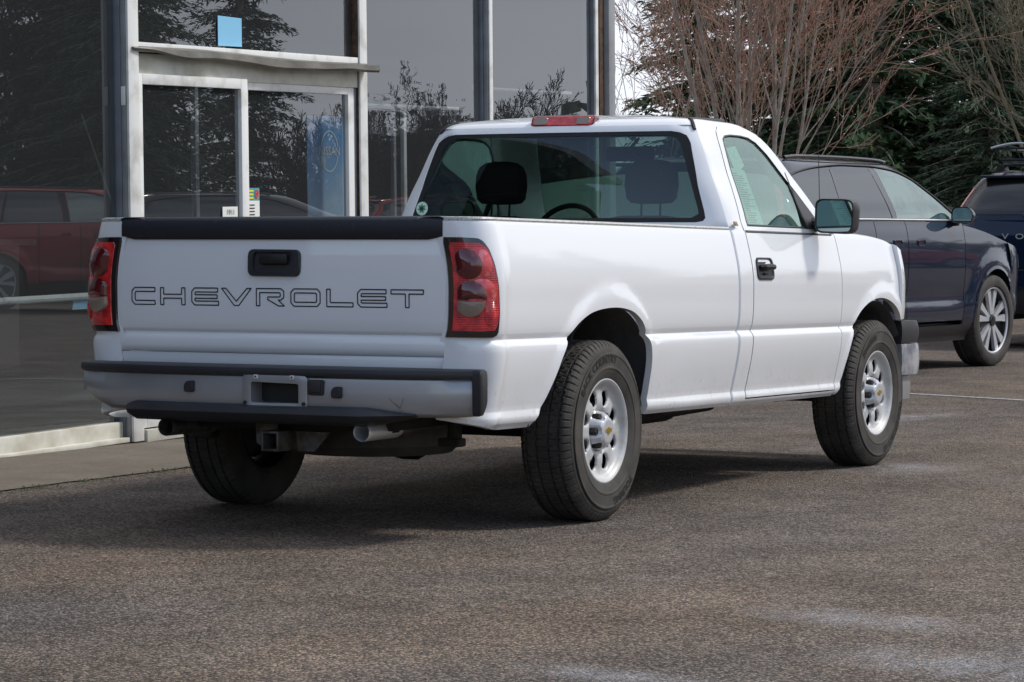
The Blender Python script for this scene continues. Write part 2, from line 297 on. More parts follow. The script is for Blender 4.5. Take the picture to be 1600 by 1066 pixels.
# ------------------------------------------------------------ mesh helpers
class MB:
    def __init__(s): s.v = []; s.f = []
    def add(s, vs, fs, flip=False):
        o = len(s.v); s.v += [tuple(p) for p in vs]
        s.f += [tuple(o+i for i in (f[::-1] if flip else f)) for f in fs]; return s
    def grid(s, rows, closed=False, flip=False):
        n = len(rows[0]); vs = [p for r in rows for p in r]; fs = []
        for i in range(len(rows)-1):
            for j in range(n if closed else n-1):
                k = (j+1) % n; fs.append((i*n+j, i*n+k, (i+1)*n+k, (i+1)*n+j))
        return s.add(vs, fs, flip)
    def box(s, c, d, bev=0.0, rot=None, seg=2):
        bm = bmesh.new(); bmesh.ops.create_cube(bm, size=1)
        for v in bm.verts: v.co = Vector((v.co.x*d[0], v.co.y*d[1], v.co.z*d[2]))
        if bev: bmesh.ops.bevel(bm, geom=bm.edges[:], offset=bev, segments=seg, affect='EDGES', profile=.5)
        R = Matrix.Rotation(0, 3, 'X')
        if rot:
            from mathutils import Euler
            R = Euler(rot).to_matrix()
        bm.verts.index_update()
        s.add([tuple(R @ v.co + Vector(c)) for v in bm.verts], [tuple(v.index for v in f.verts) for f in bm.faces]); bm.free(); return s
    def tube(s, path, r, n=8, caps=True):
        P = [Vector(p) for p in path]; R = r if isinstance(r, (list, tuple)) else [r]*len(P)
        up = Vector((0, 0, 1)); rows = []
        for i, p in enumerate(P):
            d = (P[min(i+1, len(P)-1)] - P[max(i-1, 0)]).normalized()
            a = d.cross(up)
            if a.length < .05: a = d.cross(Vector((1, 0, 0)))
            a.normalize(); b_ = d.cross(a)
            rows.append([p + (a*math.cos(2*PI*k/n) + b_*math.sin(2*PI*k/n))*R[i] for k in range(n)])
        s.grid(rows, True, flip=True)
        if caps: s.add(rows[0], [tuple(range(n))]); s.add(rows[-1], [tuple(range(n))[::-1]])
        return s
    def lathe(s, prof, n=48, axis='x', c=(0, 0, 0), flip=False, rad=None):
        rows = []
        for a_, (h, r) in enumerate(prof):
            row = []
            for k in range(n):
                t = 2*PI*k/n; rr = rad(a_, k, r) if rad else r
                if axis == 'x': row.append((c[0]+h, c[1]+rr*math.cos(t), c[2]+rr*math.sin(t)))
                elif axis == 'y': row.append((c[0]+rr*math.cos(t), c[1]+h, c[2]+rr*math.sin(t)))
                else: row.append((c[0]+rr*math.cos(t), c[1]+rr*math.sin(t), c[2]+h))
            rows.append(row)
        return s.grid(rows, True, flip)
    def prism(s, poly, axis, h0, h1):
        def P(p, h): return (h, p[0], p[1]) if axis == 'x' else ((p[0], h, p[1]) if axis == 'y' else (p[0], p[1], h))
        n = len(poly); a = [P(p, h0) for p in poly]; b = [P(p, h1) for p in poly]
        s.add(a+b, [tuple(range(n))[::-1], tuple(range(n, 2*n))] + [(i, (i+1) % n, n+(i+1) % n, n+i) for i in range(n)]); return s
    def bridge(s, loops, closed=True, flip=False): return s.grid(loops, closed, flip)
    def build(s, name, m, parent=None, smooth=35, post=None, loc=None, fixn=False):
        me = bpy.data.meshes.new(name)
        vs = s.v if post is None else [post(p) for p in s.v]
        me.from_pydata([tuple(map(float, p)) for p in vs], [], s.f); me.validate()
        if fixn:
            bm = bmesh.new(); bm.from_mesh(me); bmesh.ops.remove_doubles(bm, verts=bm.verts[:], dist=1e-5); bmesh.ops.recalc_face_normals(bm, faces=bm.faces[:]); bm.to_mesh(me); bm.free()
        if smooth:
            me.polygons.foreach_set('use_smooth', [True]*len(me.polygons)); me.set_sharp_from_angle(angle=math.radians(smooth))
        me.materials.append(m); me.update()
        o = bpy.data.objects.new(name, me); COL.objects.link(o)
        if parent is not None: o.parent = parent
        if loc: o.location = loc
        return o
def tag(o, label=None, cat=None, group=None, kind=None):
    if label: o['label'] = label
    if cat: o['category'] = cat
    if group: o['group'] = group
    if kind: o['kind'] = kind
    return o
def empty(name, loc=(0, 0, 0), rz=0, sc=1):
    o = bpy.data.objects.new(name, None); COL.objects.link(o); o.location = loc; o.rotation_euler = (0, 0, rz); o.scale = (sc, sc, sc); o.empty_display_size = .3; return o
def copy_tree(o, parent=None):
    c = o.copy(); COL.objects.link(c)
    if parent is not None: c.parent = parent
    for ch in list(o.children): copy_tree(ch, c)
    return c
def lerp(a, b, t): return a+(b-a)*t
def tab(T, z):
    if z <= T[0][0]: return T[0][1]
    for (a, x), (b, y) in zip(T, T[1:]):
        if z <= b: return lerp(x, y, (z-a)/(b-a))
    return T[-1][1]
def smooth_tab(T, n=3):
    """Catmull-Rom evaluated table"""
    xs = [p[0] for p in T]; ys = [p[1] for p in T]
    def f(x):
        if x <= xs[0]: return ys[0]
        if x >= xs[-1]: return ys[-1]
        i = max(k for k in range(len(xs)) if xs[k] <= x); i = min(i, len(xs)-2)
        h = xs[i+1]-xs[i]; t = (x-xs[i])/h
        def m(k):
            if k <= 0: return (ys[1]-ys[0])/(xs[1]-xs[0])
            if k >= len(xs)-1: return (ys[-1]-ys[-2])/(xs[-1]-xs[-2])
            d0 = (ys[k]-ys[k-1])/(xs[k]-xs[k-1]); d1 = (ys[k+1]-ys[k])/(xs[k+1]-xs[k])
            return 0 if d0*d1 <= 0 else 2*d0*d1/(d0+d1)
        m0, m1 = m(i)*h, m(i+1)*h
        return (2*t**3-3*t*t+1)*ys[i]+(t**3-2*t*t+t)*m0+(-2*t**3+3*t*t)*ys[i+1]+(t**3-t*t)*m1
    return f
def sstep(a, b, x):
    t = min(1, max(0, (x-a)/(b-a))); return t*t*(3-2*t)
def text_mb(txt, size, shear=0, bold=0, depth=0):
    cu = bpy.data.curves.new('t', 'FONT'); cu.body = txt; cu.size = size; cu.align_x = 'CENTER'; cu.align_y = 'CENTER'; cu.offset = bold; cu.shear = shear; cu.resolution_u = 3
    ob = bpy.data.objects.new('t', cu); COL.objects.link(ob); dg = bpy.context.evaluated_depsgraph_get(); me = ob.evaluated_get(dg).to_mesh()
    m = MB(); m.add([tuple(v.co) for v in me.vertices], [tuple(p.vertices) for p in me.polygons])
    ob.evaluated_get(dg).to_mesh_clear(); bpy.data.objects.remove(ob); bpy.data.curves.remove(cu); return m
def ribbon(poly, wd, closed=True):
    """2-D outline -> flat ribbon (verts, faces) of width wd"""
    P = [Vector((p[0], p[1])) for p in poly]; n = len(P); a = []; b = []
    for i in range(n):
        if closed: p0, p1, p2 = P[i-1], P[i], P[(i+1) % n]
        else: p0, p1, p2 = P[max(i-1, 0)], P[i], P[min(i+1, n-1)]
        d1 = (p1-p0).normalized() if (p1-p0).length > 1e-9 else (p2-p1).normalized()
        d2 = (p2-p1).normalized() if (p2-p1).length > 1e-9 else d1
        n1 = Vector((-d1.y, d1.x)); n2 = Vector((-d2.y, d2.x)); nn = (n1+n2)
        nn = nn.normalized() if nn.length > 1e-6 else n1
        k = 1/max(.5, nn.dot(n1)); a.append(p1+nn*wd/2*k); b.append(p1-nn*wd/2*k)
    m = n if closed else n-1
    return [tuple(p) for p in a+b], [(i, (i+1) % n, n+(i+1) % n, n+i) for i in range(m)]

# plan surface: rounded rectangle whose size changes with height
class Plan:
    def __init__(s, w, yr, yf, rr=(.15, .12), rf=(.3, .3), disp=None, bow=0.0, rbow=0.0, fbow=0.0):
        F = lambda q: q if callable(q) else (lambda z: q)
        s.w = F(w); s.yr = F(yr); s.yf = F(yf); s.rr = rr; s.rf = rf; s.disp = disp; s.bow = bow; s.rbow = rbow; s.fbow = fbow
    def p(s, kind, v, z, off=0.0, sg=1):
        w = s.w(z)+off; yr = s.yr(z)-off; yf = s.yf(z)+off
        rx, ry = s.rr; fx, fy = s.rf
        if kind == 'r': x = v*(w-rx); y = yr
        elif kind == 'c': a = v*PI/2; x = w-rx+rx*math.sin(a); y = yr+ry-ry*math.cos(a)
        elif kind == 's':
            x = w; y = v
            if s.disp: x += s.disp(y, z)
            ym = (s.yr(z)+s.yf(z))/2; L = (s.yf(z)-s.yr(z))/2; x -= s.bow*((y-ym)/L)**2
        elif kind == 'f': a = v*PI/2; x = w-fx+fx*math.cos(a); y = yf-fy+fy*math.sin(a)
        elif kind == 'w': x = v*(w-fx); y = yf
        if kind in 'rc': y -= s.rbow*(1-min(1, abs(x)/w)**2)
        if kind in 'fw': y += s.fbow*(1-min(1, abs(x)/w)**2)
        return (sg*x, y, z)
def panel(mb, S, cols, zb, zt, nz, sg=1, off=0, ret=0.0, edges='btlr', zpow=None):
    """cols: list of (kind,val); zb/zt: functions of the column index or lists"""
    rows = []
    for i, (k, v) in enumerate(cols):
        a = zb[i] if isinstance(zb, list) else zb; b = zt[i] if isinstance(zt, list) else zt
        if zpow is not None: zz = [a]+[z for z in zpow if z > a+.004 and z < b-.004]
        rows.append([S.p(k, v, lerp(a, b, j/nz), off, sg) for j in range(nz+1)])
    mb.grid(rows, flip=(sg < 0))
    if ret:
        def inn(p, q): # move inwards
            return (p[0]-sg*ret, p[1], p[2])
        if 'b' in edges: e = [r[0] for r in rows]; mb.grid([[inn(p, 0) for p in e], e], flip=(sg > 0))
        if 't' in edges: e = [r[-1] for r in rows]; mb.grid([[inn(p, 0) for p in e], e], flip=(sg < 0))
        if 'l' in edges: e = rows[0]; mb.grid([[inn(p, 0) for p in e], e], flip=(sg < 0))
        if 'r' in edges: e = rows[-1]; mb.grid([[inn(p, 0) for p in e], e], flip=(sg > 0))
    return rows
def resample(pts, n):
    P = [Vector(p) for p in pts]; L = [0]
    for a, b in zip(P, P[1:]): L.append(L[-1]+(b-a).length)
    out = []
    for i in range(n):
        d = L[-1]*i/(n-1); k = 0
        while k < len(P)-2 and L[k+1] < d: k += 1
        t = (d-L[k])/max(1e-9, L[k+1]-L[k]); out.append(tuple(P[k].lerp(P[k+1], min(1, max(0, t)))))
    return out
def round_poly(pts, r, seg=4):
    out = []; n = len(pts); R = r if isinstance(r, (list, tuple)) else [r]*n
    for i in range(n):
        p0, p1, p2 = Vector(pts[i-1]), Vector(pts[i]), Vector(pts[(i+1) % n]); rr = R[i]
        a = p1+(p0-p1).normalized()*min(rr, (p0-p1).length*.49); b = p1+(p2-p1).normalized()*min(rr, (p2-p1).length*.49)
        for k in range(seg+1):
            t = k/seg; out.append(tuple(a*(1-t)**2+p1*2*t*(1-t)+b*t*t))
    return out
def closed_resample(pts, n): return resample(list(pts)+[pts[0]], n+1)[:-1]
#--SECTION2--
def weld(o, d=1e-5):
    bm = bmesh.new(); bm.from_mesh(o.data); bmesh.ops.remove_doubles(bm, verts=bm.verts[:], dist=d); bm.to_mesh(o.data); bm.free()
    o.data.set_sharp_from_angle(angle=math.radians(32)); return o
def levels(z0, z1, n, extra=()):
    L = sorted(set([round(lerp(z0, z1, i/n), 4) for i in range(n+1)] + list(extra))); return L
def cpanel(mb, S, cols, zb, zt, Z, sg=1, off=0, ret=0.0, edges='btlr'):
    rows = []
    for i, (k, v) in enumerate(cols):
        a = zb[i] if isinstance(zb, list) else zb; b = zt[i] if isinstance(zt, list) else zt
        rows.append([S.p(k, v, min(b, max(a, z)), off, sg) for z in [a]+Z+[b]])
    mb.grid(rows, flip=(sg < 0))
    if ret:
        inn = lambda p: (p[0]-sg*ret, p[1], p[2])
        if 'b' in edges: e = [r[0] for r in rows]; mb.grid([[inn(p) for p in e], e], flip=(sg > 0))
        if 't' in edges: e = [r[-1] for r in rows]; mb.grid([[inn(p) for p in e], e], flip=(sg < 0))
        if 'l' in edges: e = rows[0]; mb.grid([[inn(p) for p in e], e], flip=(sg < 0))
        if 'r' in edges: e = rows[-1]; mb.grid([[inn(p) for p in e], e], flip=(sg > 0))
    return rows

# ============================================================ GROUND
g = MB()
g.add([(-160, -60, 0), (120, -60, 0), (120, 260, 0), (-160, 260, 0)], [(0, 1, 2, 3)])
tag(g.build('parking_lot', M['asphalt'], smooth=0), kind='structure')
random.seed(11)
ys = [(-6+i*.25) for i in range(68)]
edge = [(-2.20-.012*(y)+random.uniform(-.02, .02), y) for y in ys]
pv = MB(); pv.grid([[(-3.62, y, .006) for x, y in edge], [(-2.9, y, .006) for x, y in edge], [(x, y, .006) for x, y in edge]], flip=True)
tag(pv.build('pavement', M['concrete'], smooth=0), kind='structure')
ms = MB()
for i in range(900):                       # moss tufts along the apron edge
    y = random.uniform(-3, 6); x = -2.2-.012*y+random.gauss(.03, .035)
    if math.sin(y*5)+math.sin(y*11.3) < .2 and random.random() < .8: continue
    r = random.uniform(.004, .011); h = random.uniform(.004, .010)
    ms.add([(x-r, y, .005), (x, y-r, .005), (x+r, y, .005), (x, y+r, .005), (x, y, .005+h)], [(0, 1, 4), (1, 2, 4), (2, 3, 4), (3, 0, 4)])
tag(ms.build('moss', M['moss'], smooth=0), kind='stuff', label='low green moss tufts along the seam between concrete apron and asphalt', cat='moss')
rl = MB()
for (a, b) in (((-1.75, 10.35), (3.2, 8.15)), ((-2.1, 16.6), (2.5, 15.4))):
    a, b = Vector(a), Vector(b); d = (b-a).normalized(); n_ = Vector((-d.y, d.x))*.05
    rl.add([(a.x-n_.x, a.y-n_.y, .004), (b.x-n_.x, b.y-n_.y, .004), (b.x+n_.x, b.y+n_.y, .004), (a.x+n_.x, a.y+n_.y, .004)], [(0, 1, 2, 3)])
gv = MB(); random.seed(8)
for i in range(420):
    x = random.uniform(-2.2, 6); y = random.uniform(-5, 9); r = random.uniform(.003, .009)*random.choice((1, 1, 1, 1.8)); a = random.uniform(0, PI)
    P_ = [(x+r*random.uniform(.6, 1.2)*math.cos(a+2*PI*k/5), y+r*random.uniform(.6, 1.2)*math.sin(a+2*PI*k/5), .001) for k in range(5)]
    gv.add(P_+[(x, y, r*.6)], [(k, (k+1) % 5, 5) for k in range(5)])
tag(gv.build('loose_grit', mat('loose_grit', (.20, .17, .13), .9, var=(3, 0, (.05, .045, .04), .45, .55)), smooth=0), 'scattered loose grit and leaf crumbs on the asphalt', 'grit', kind='stuff')
tag(rl.build('road_marking', M['road_paint'], smooth=0), kind='structure')

# ============================================================ WHITE PICKUP
RK = -.0134; WB = 3.378
rake = lambda p: (p[0], p[1], p[2]+RK*p[1])
truck = empty('pickup_truck')
tag(truck, 'white single cab pickup truck with black tailgate cap, in the middle of the lot', 'pickup truck')
W = smooth_tab([(.40, .905), (.44, .925), (.455, .938), (.475, .944), (.492, .941), (.505, .938), (.53, .944), (.58, .955), (.64, .968), (.70, .978), (.745, .982), (.765, .980), (.778, .973), (.786, .965), (.792, .963), (.80, .967), (.82, .975), (.90, .982), (1.0, .983), (1.08, .977), (1.15, .964), (1.21, .950), (1.245, .941), (1.262, .934), (1.272, .925), (1.30, .918)])
def flare(cy, cz):
    def f(y, z):
        d = math.hypot((y-cy)*1.0, (z-cz)*1.02)
        return .013*sstep(.615, .545, d)*sstep(.40, .50, z)
    return f
fl1, fl2 = flare(0.0, .42), flare(WB, .42)
disp = lambda y, z: fl1(y, z)+fl2(y, z)-.045*sstep(3.45, 3.95, y)*sstep(.7, 1.25, z)
ZB = levels(.40, 1.28, 34, (.445, .455, .465, .475, .485, .495, .505, .745, .755, .765, .772, .778, .784, .788, .792, .796, .80, .806, .815, 1.245, 1.25, 1.255, 1.262, 1.27))
BODY = Plan(W, -1.10, 4.02, rr=(.165, .125), rf=(.42, .36), disp=disp, bow=.012)
RARCH0 = [(-.64, .43), (-.60, .475), (-.565, .53), (-.53, .595), (-.50, .655), (-.47, .712), (-.43, .765), (-.38, .812), (-.31, .855), (-.22, .888), (-.12, .905), (0, .912), (.10, .909), (.19, .896), (.26, .872), (.32, .838), (.365, .79), (.395, .735), (.415, .67), (.425, .60), (.432, .53), (.436, .47), (.438, .44)]
def densarch(P, n=5):
    out = []
    for i in range(len(P)-1):
        p0 = P[max(i-1, 0)]; p1 = P[i]; p2 = P[i+1]; p3 = P[min(i+2, len(P)-1)]
        for k in range(n):
            x = k/n; out.append(tuple(.5*(2*p1[j]+(p2[j]-p0[j])*x+(2*p0[j]-5*p1[j]+4*p2[j]-p3[j])*x*x+(3*p1[j]-p0[j]-3*p2[j]+p3[j])*x**3) for j in (0, 1)))
    out.append(P[-1]); return out
RARCH = densarch(RARCH0)
for sg in (1, -1):
    cols = [('r', .98), ('r', 1)]+[('c', i/10) for i in range(1, 11)]; zb = [.475, .472]+[.47-.004*i for i in range(10)]
    ysd = [-.95, -.9, -.8, -.72]
    cols += [('s', y) for y in ysd]; zb += [.432, .430, .43, .43]
    for (y, z) in RARCH: cols.append(('s', y)); zb.append(z)
    for y in [.46, .55, .7, .85, 1.0, 1.15, 1.3, 1.36, 1.385, 1.395]: cols.append(('s', y)); zb.append(.437)
    b = MB(); rows = cpanel(b, BODY, cols, zb, 1.262, ZB, sg, ret=.03)
    # rolled top edge, inner wall of the box
    tops = [r[-1] for r in rows]
    loops = [tops]
    for dx, dz in ((-.006, .005), (-.02, .008), (-.10, .008), (-.112, .0), (-.115, -.06), (-.115, -.30)):
        loops.append([(p[0]+sg*dx, max(p[1], -1.06), p[2]+dz) for p in tops])
    b.grid(loops, flip=(sg > 0))
    o = weld(b.build('bed_side', M['white'], truck, post=rake))
    rc = MB(); tp = [t for t in tops if t[1] > -1.12]
    tp = [p for p in tp]
    sec = [(-.0005, .001), (.0015, .008), (-.004, .014), (-.02, .0165), (-.10, .0165), (-.118, .012), (-.119, .002)]
    pth = [tops[1]]+tops[4:]
    rc.grid([[(p[0]+sg*dx, max(p[1]-.001, -1.101), p[2]+dz) for p in pth] for dx, dz in sec], flip=(sg > 0))
    e0 = [(pth[0][0]+sg*dx, pth[0][1]-.001, pth[0][2]+dz) for dx, dz in sec]
    rc.build('bed_rail_cap', M['rail'], o, post=rake)
    # wheel well
    wl = MB(); n = 30
    prof = [(.955, .490), (.60, .485), (.60, .1)]
    rows = []
    se = lambda c: math.copysign(abs(c)**.76, c)
    for k in range(n+1):
        t = lerp(.0, PI, k/n); ey, ez = se(math.cos(t)), se(math.sin(t))
        rows.append([(sg*(min(h, W(max(.45, .425+ez*r))-.014)), -.09+ey*r*1.155, .425+ez*r*1.035) for h, r in prof])
    wl.grid(rows)
    for yy in (.02, .16): wl.tube([(sg*.90, yy-.05, .92), (sg*.80, yy, .90), (sg*.70, yy+.03, .80), (sg*.64, yy+.05, .60)], .012, 6)
    wl.build('wheel_well', M['liner'], truck, post=rake)
# arch detail inside the right rear well: shock, brace
# bed floor, front wall, tailgate inner
bf = MB(); bf.box((0, .16, .77), (1.16, 2.46, .04)); bf.box((0, 1.365, 1.04), (1.70, .04, .42), .008)
for i in range(7): bf.box((-.51+.17*i, .16, .797), (.07, 2.4, .018), .004)
bf.build('bed_floor', M['white'], truck, post=rake)
# cab body sides -------------------------------------------------
def side_piece(name, y0, y1, zb, zt=1.262, ny=10, mat_=None, edges='btlr', ys=None, off=0):
    out = []
    for sg in (1, -1):
        yy = ys or [lerp(y0, y1, i/ny) for i in range(ny+1)]
        b = MB(); cpanel(b, BODY, [('s', y) for y in yy], zb, zt, ZB, sg, off=off, ret=.025, edges=edges)
        out.append((b, sg))
    return out
# cab corner lower
cabo = {}
for b, sg in side_piece('cab_corner', 1.425, 1.574, .437, ny=4, edges='bl'):
    ed = []
    # wrap to rear wall
    Rw = [BODY.p('s', 1.425, z, 0, sg) for z in ZB if .437 <= z <= 1.262]
    b.grid([[(p[0]-sg*d, p[1]-e, p[2]) for p in Rw] for d, e in ((0, 0), (.004, .006), (.012, .010), (.03, .012), (.5, .012), (.93, .012))], flip=(sg > 0))
    cabo[sg] = b
FARCH = [(2.80, .443), (2.815, .48), (2.83, .53), (2.845, .59), (2.865, .65), (2.89, .71), (2.925, .77), (2.97, .825), (3.03, .870), (3.11, .905), (3.20, .927), (3.30, .936), (3.40, .930), (3.49, .912), (3.56, .888), (3.61, .862), (3.64, .838), (3.66, .815)]; FARCH = densarch(FARCH, 4)
doors = {}
for b, sg in side_piece('door', 1.583, 2.758, .470, ny=16, zt=1.262): doors[sg] = b
# rocker under the door
for sg in (1, -1):
    b = cabo[sg]; cpanel(b, BODY, [('s', lerp(1.574, 2.758, i/8)) for i in range(9)], .437, .464, ZB, sg, ret=.05, edges='b')
for sg in (1, -1):
    b = MB(); cols = []; zb = []; zt = []
    hoodz = smooth_tab([(2.7, 1.262), (2.95, 1.268), (3.2, 1.262), (3.45, 1.245), (3.65, 1.215), (3.80, 1.17), (4.05, 1.12)])
    for y in (2.767, 2.775, 2.785): cols.append(('s', y)); zb.append(.443)
    for y, z in FARCH: cols.append(('s', y)); zb.append(z)
    cols += [('f', k/8) for k in range(0, 6)]; zb += [.815, .82, .83, .84, .85, .86]
    for k, (kind, v) in enumerate(cols):
        y = v if kind == 's' else BODY.p(kind, v, 1.2)[1]; zt.append(hoodz(y))
    cpanel(b, BODY, cols, zb, zt, ZB, sg, ret=.03)
    top = [BODY.p(k, v, zt[i], 0, sg) for i, (k, v) in enumerate(cols)]
    b.grid([top, [(p[0]-sg*.012, p[1], p[2]+.006) for p in top], [(p[0]-sg*.035, p[1], p[2]+.010) for p in top]], flip=(sg > 0))
    fe = weld(b.build('front_fender', M['white'], truck, post=rake))
    wl = MB(); rows = []
    for k in range(31):
        t = lerp(0, PI, k/30); rows.append([(sg*min(h, W(max(.45, .43+math.sin(t)*r))-.02), WB-.03+math.cos(t)*r, .43+math.sin(t)*r*.98) for h, r in [(.935, .50), (.88, .48), (.55, .48), (.55, .1)]])
    wl.grid(rows); wl.build('wheel_well', M['liner'], truck, post=rake)
# hood
hd = MB(); rows = []
for i in range(17):
    y = lerp(2.62, 4.03, i/16); zz = hoodz(y)
    wv = BODY.p('s', min(y, 3.66), zz)[0] if y <= 3.66 else None
    if y > 3.66:
        best = min((abs(BODY.p('f', k/60, 1.2)[1]-y), k) for k in range(61))[1]; wv = BODY.p('f', best/60, zz)[0]
    wv -= .042
    rows.append([(wv*u, y+.03*(1-u*u)*sstep(3.6, 4.0, y), zz+.010+.045*(1-abs(u)**2.6)-.0*y) for u in [-1, -.96, -.9, -.8, -.6, -.4, -.2, 0, .2, .4, .6, .8, .9, .96, 1]])
hd.grid(rows); hd.build('hood', M['white'], truck, post=rake)
# front end
fr = MB(); fr.box((0, 3.97, .98), (1.3, .06, .30), .02); fr.build('grille', M['black_plastic'], truck, post=rake)
gb = MB(); gb.box((0, 4.005, .99), (1.28, .03, .045), .01); gb.build('grille_bar', M['bumper'], truck, post=rake)
for sg in (1, -1):
    h = MB(); cpanel(h, BODY, [('f', k/12) for k in range(10, 13)]+[('w', 1-.06*k) for k in range(5)], .87, 1.09, levels(.86, 1.1, 6), sg, off=.003, ret=.02); h.build('headlamp', M['headlamp'], truck, post=rake)
# front bumper: chrome face, grey top pad and lower valance
def bump_front(z0, z1, w, yf, ins, m, nm):
    S = Plan(lambda z: w-ins*((z-(z0+z1)/2)/((z1-z0)/2))**2*.3, 3.4, lambda z: yf-ins*((z-(z0+z1)/2)/((z1-z0)/2))**2, rf=(.16, .14), fbow=.10)
    for_ = []
    cols = [('s', 3.74), ('s', 3.82), ('s', 3.90)]+[('f', k/8) for k in range(9)]+[('w', 1-k/8) for k in range(1, 9)]
    b = MB()
    for sg in (1, -1):
        rows = cpanel(b, S, cols, z0, z1, levels(z0, z1, 8), sg, ret=.06)
    return weld(b.build(nm, m, truck, post=rake))
fb = bump_front(.515, .683, .955, 4.14, .014, M['chrome_bumper'], 'front_bumper')
x_ = bump_front(.688, .808, .955, 4.13, .022, M['black_plastic'], 'bumper_top_pad'); x_.parent = fb
x_ = bump_front(.38, .508, .925, 4.08, .01, M['bumper'], 'air_dam'); x_.parent = fb
# ------------------------------------------------ greenhouse
GW = smooth_tab([(1.25, .936), (1.262, .932), (1.30, .916), (1.36, .895), (1.45, .858), (1.55, .812), (1.65, .772), (1.72, .740), (1.755, .722), (1.775, .708), (1.79, .692), (1.80, .668)])
GYR = smooth_tab([(1.25, 1.437), (1.30, 1.442), (1.45, 1.46), (1.6, 1.485), (1.72, 1.512), (1.76, 1.53), (1.785, 1.56), (1.80, 1.60)])
GYF = smooth_tab([(1.25, 2.90), (1.30, 2.84), (1.45, 2.66), (1.6, 2.49), (1.70, 2.385), (1.755, 2.32), (1.785, 2.26), (1.80, 2.20)])
G = Plan(GW, GYR, GYF, rr=(.10, .13), rf=(.14, .22), fbow=.10, rbow=.035)
# outlines on the side surface
def Sg(y, z, sg=1, off=0): return G.p('s', y, z, off, sg)
sw_out = [(1.583, 1.262), (1.583, 1.30), (1.597, 1.36), (1.62, 1.45), (1.645, 1.54), (1.67, 1.63), (1.69, 1.70), (1.715, 1.745), (1.76, 1.768), (1.85, 1.778), (2.0, 1.780), (2.12, 1.774), (2.22, 1.750), (2.32, 1.69), (2.42, 1.60), (2.52, 1.50), (2.61, 1.40), (2.68, 1.31), (2.70, 1.262), (2.4, 1.262), (2.0, 1.262), (1.75, 1.262)]
sw_in = [(1.640, 1.285), (1.642, 1.31), (1.652, 1.36), (1.670, 1.45), (1.692, 1.54), (1.712, 1.62), (1.728, 1.67), (1.748, 1.708), (1.79, 1.727), (1.87, 1.735), (2.0, 1.736), (2.09, 1.730), (2.165, 1.708), (2.25, 1.652), (2.35, 1.562), (2.44, 1.475), (2.53, 1.385), (2.605, 1.31), (2.615, 1.285), (2.4, 1.285), (2.0, 1.285), (1.78, 1.285)]
def ring2(mb, out, inn, sg, offs, ts, fn, n=88):
    A = closed_resample(out, n) if n else out; B = closed_resample(inn, n) if n else inn
    # align by nearest fraction: both start at the same corner
    rows = [[fn(lerp(a[0], b_[0], t), lerp(a[1], b_[1], t), sg, o) for a, b_ in zip(A, B)] for t, o in zip(ts, offs)]
    mb.grid(rows, True, flip=(sg > 0)); return rows
def densify(L, k=4):
    out = []
    for i in range(len(L)):
        a, b_ = L[i], L[(i+1) % len(L)]
        for j in range(k): out.append((lerp(a[0], b_[0], j/k), lerp(a[1], b_[1], j/k)))
    return out
def fill(mb, loop, flip=False):
    c = [sum(p[i] for p in loop)/len(loop) for i in range(3)]
    n = len(loop); mb.add(list(loop)+[c], [(i, (i+1) % n, n) for i in range(n)], flip)
def fillgrid(mb, inn2, fn, sg, off, flip=False, k=8):
    cx = sum(p[0] for p in inn2)/len(inn2); cz = sum(p[1] for p in inn2)/len(inn2)
    rows = [[fn(lerp(p[0], cx, t), lerp(p[1], cz, t), sg, off) for p in inn2] for t in [i/k for i in range(k)]+[.985]]
    mb.grid(rows, True, flip=flip); o = len(mb.v)-len(inn2); mb.f.append(tuple(range(o, o+len(inn2))))
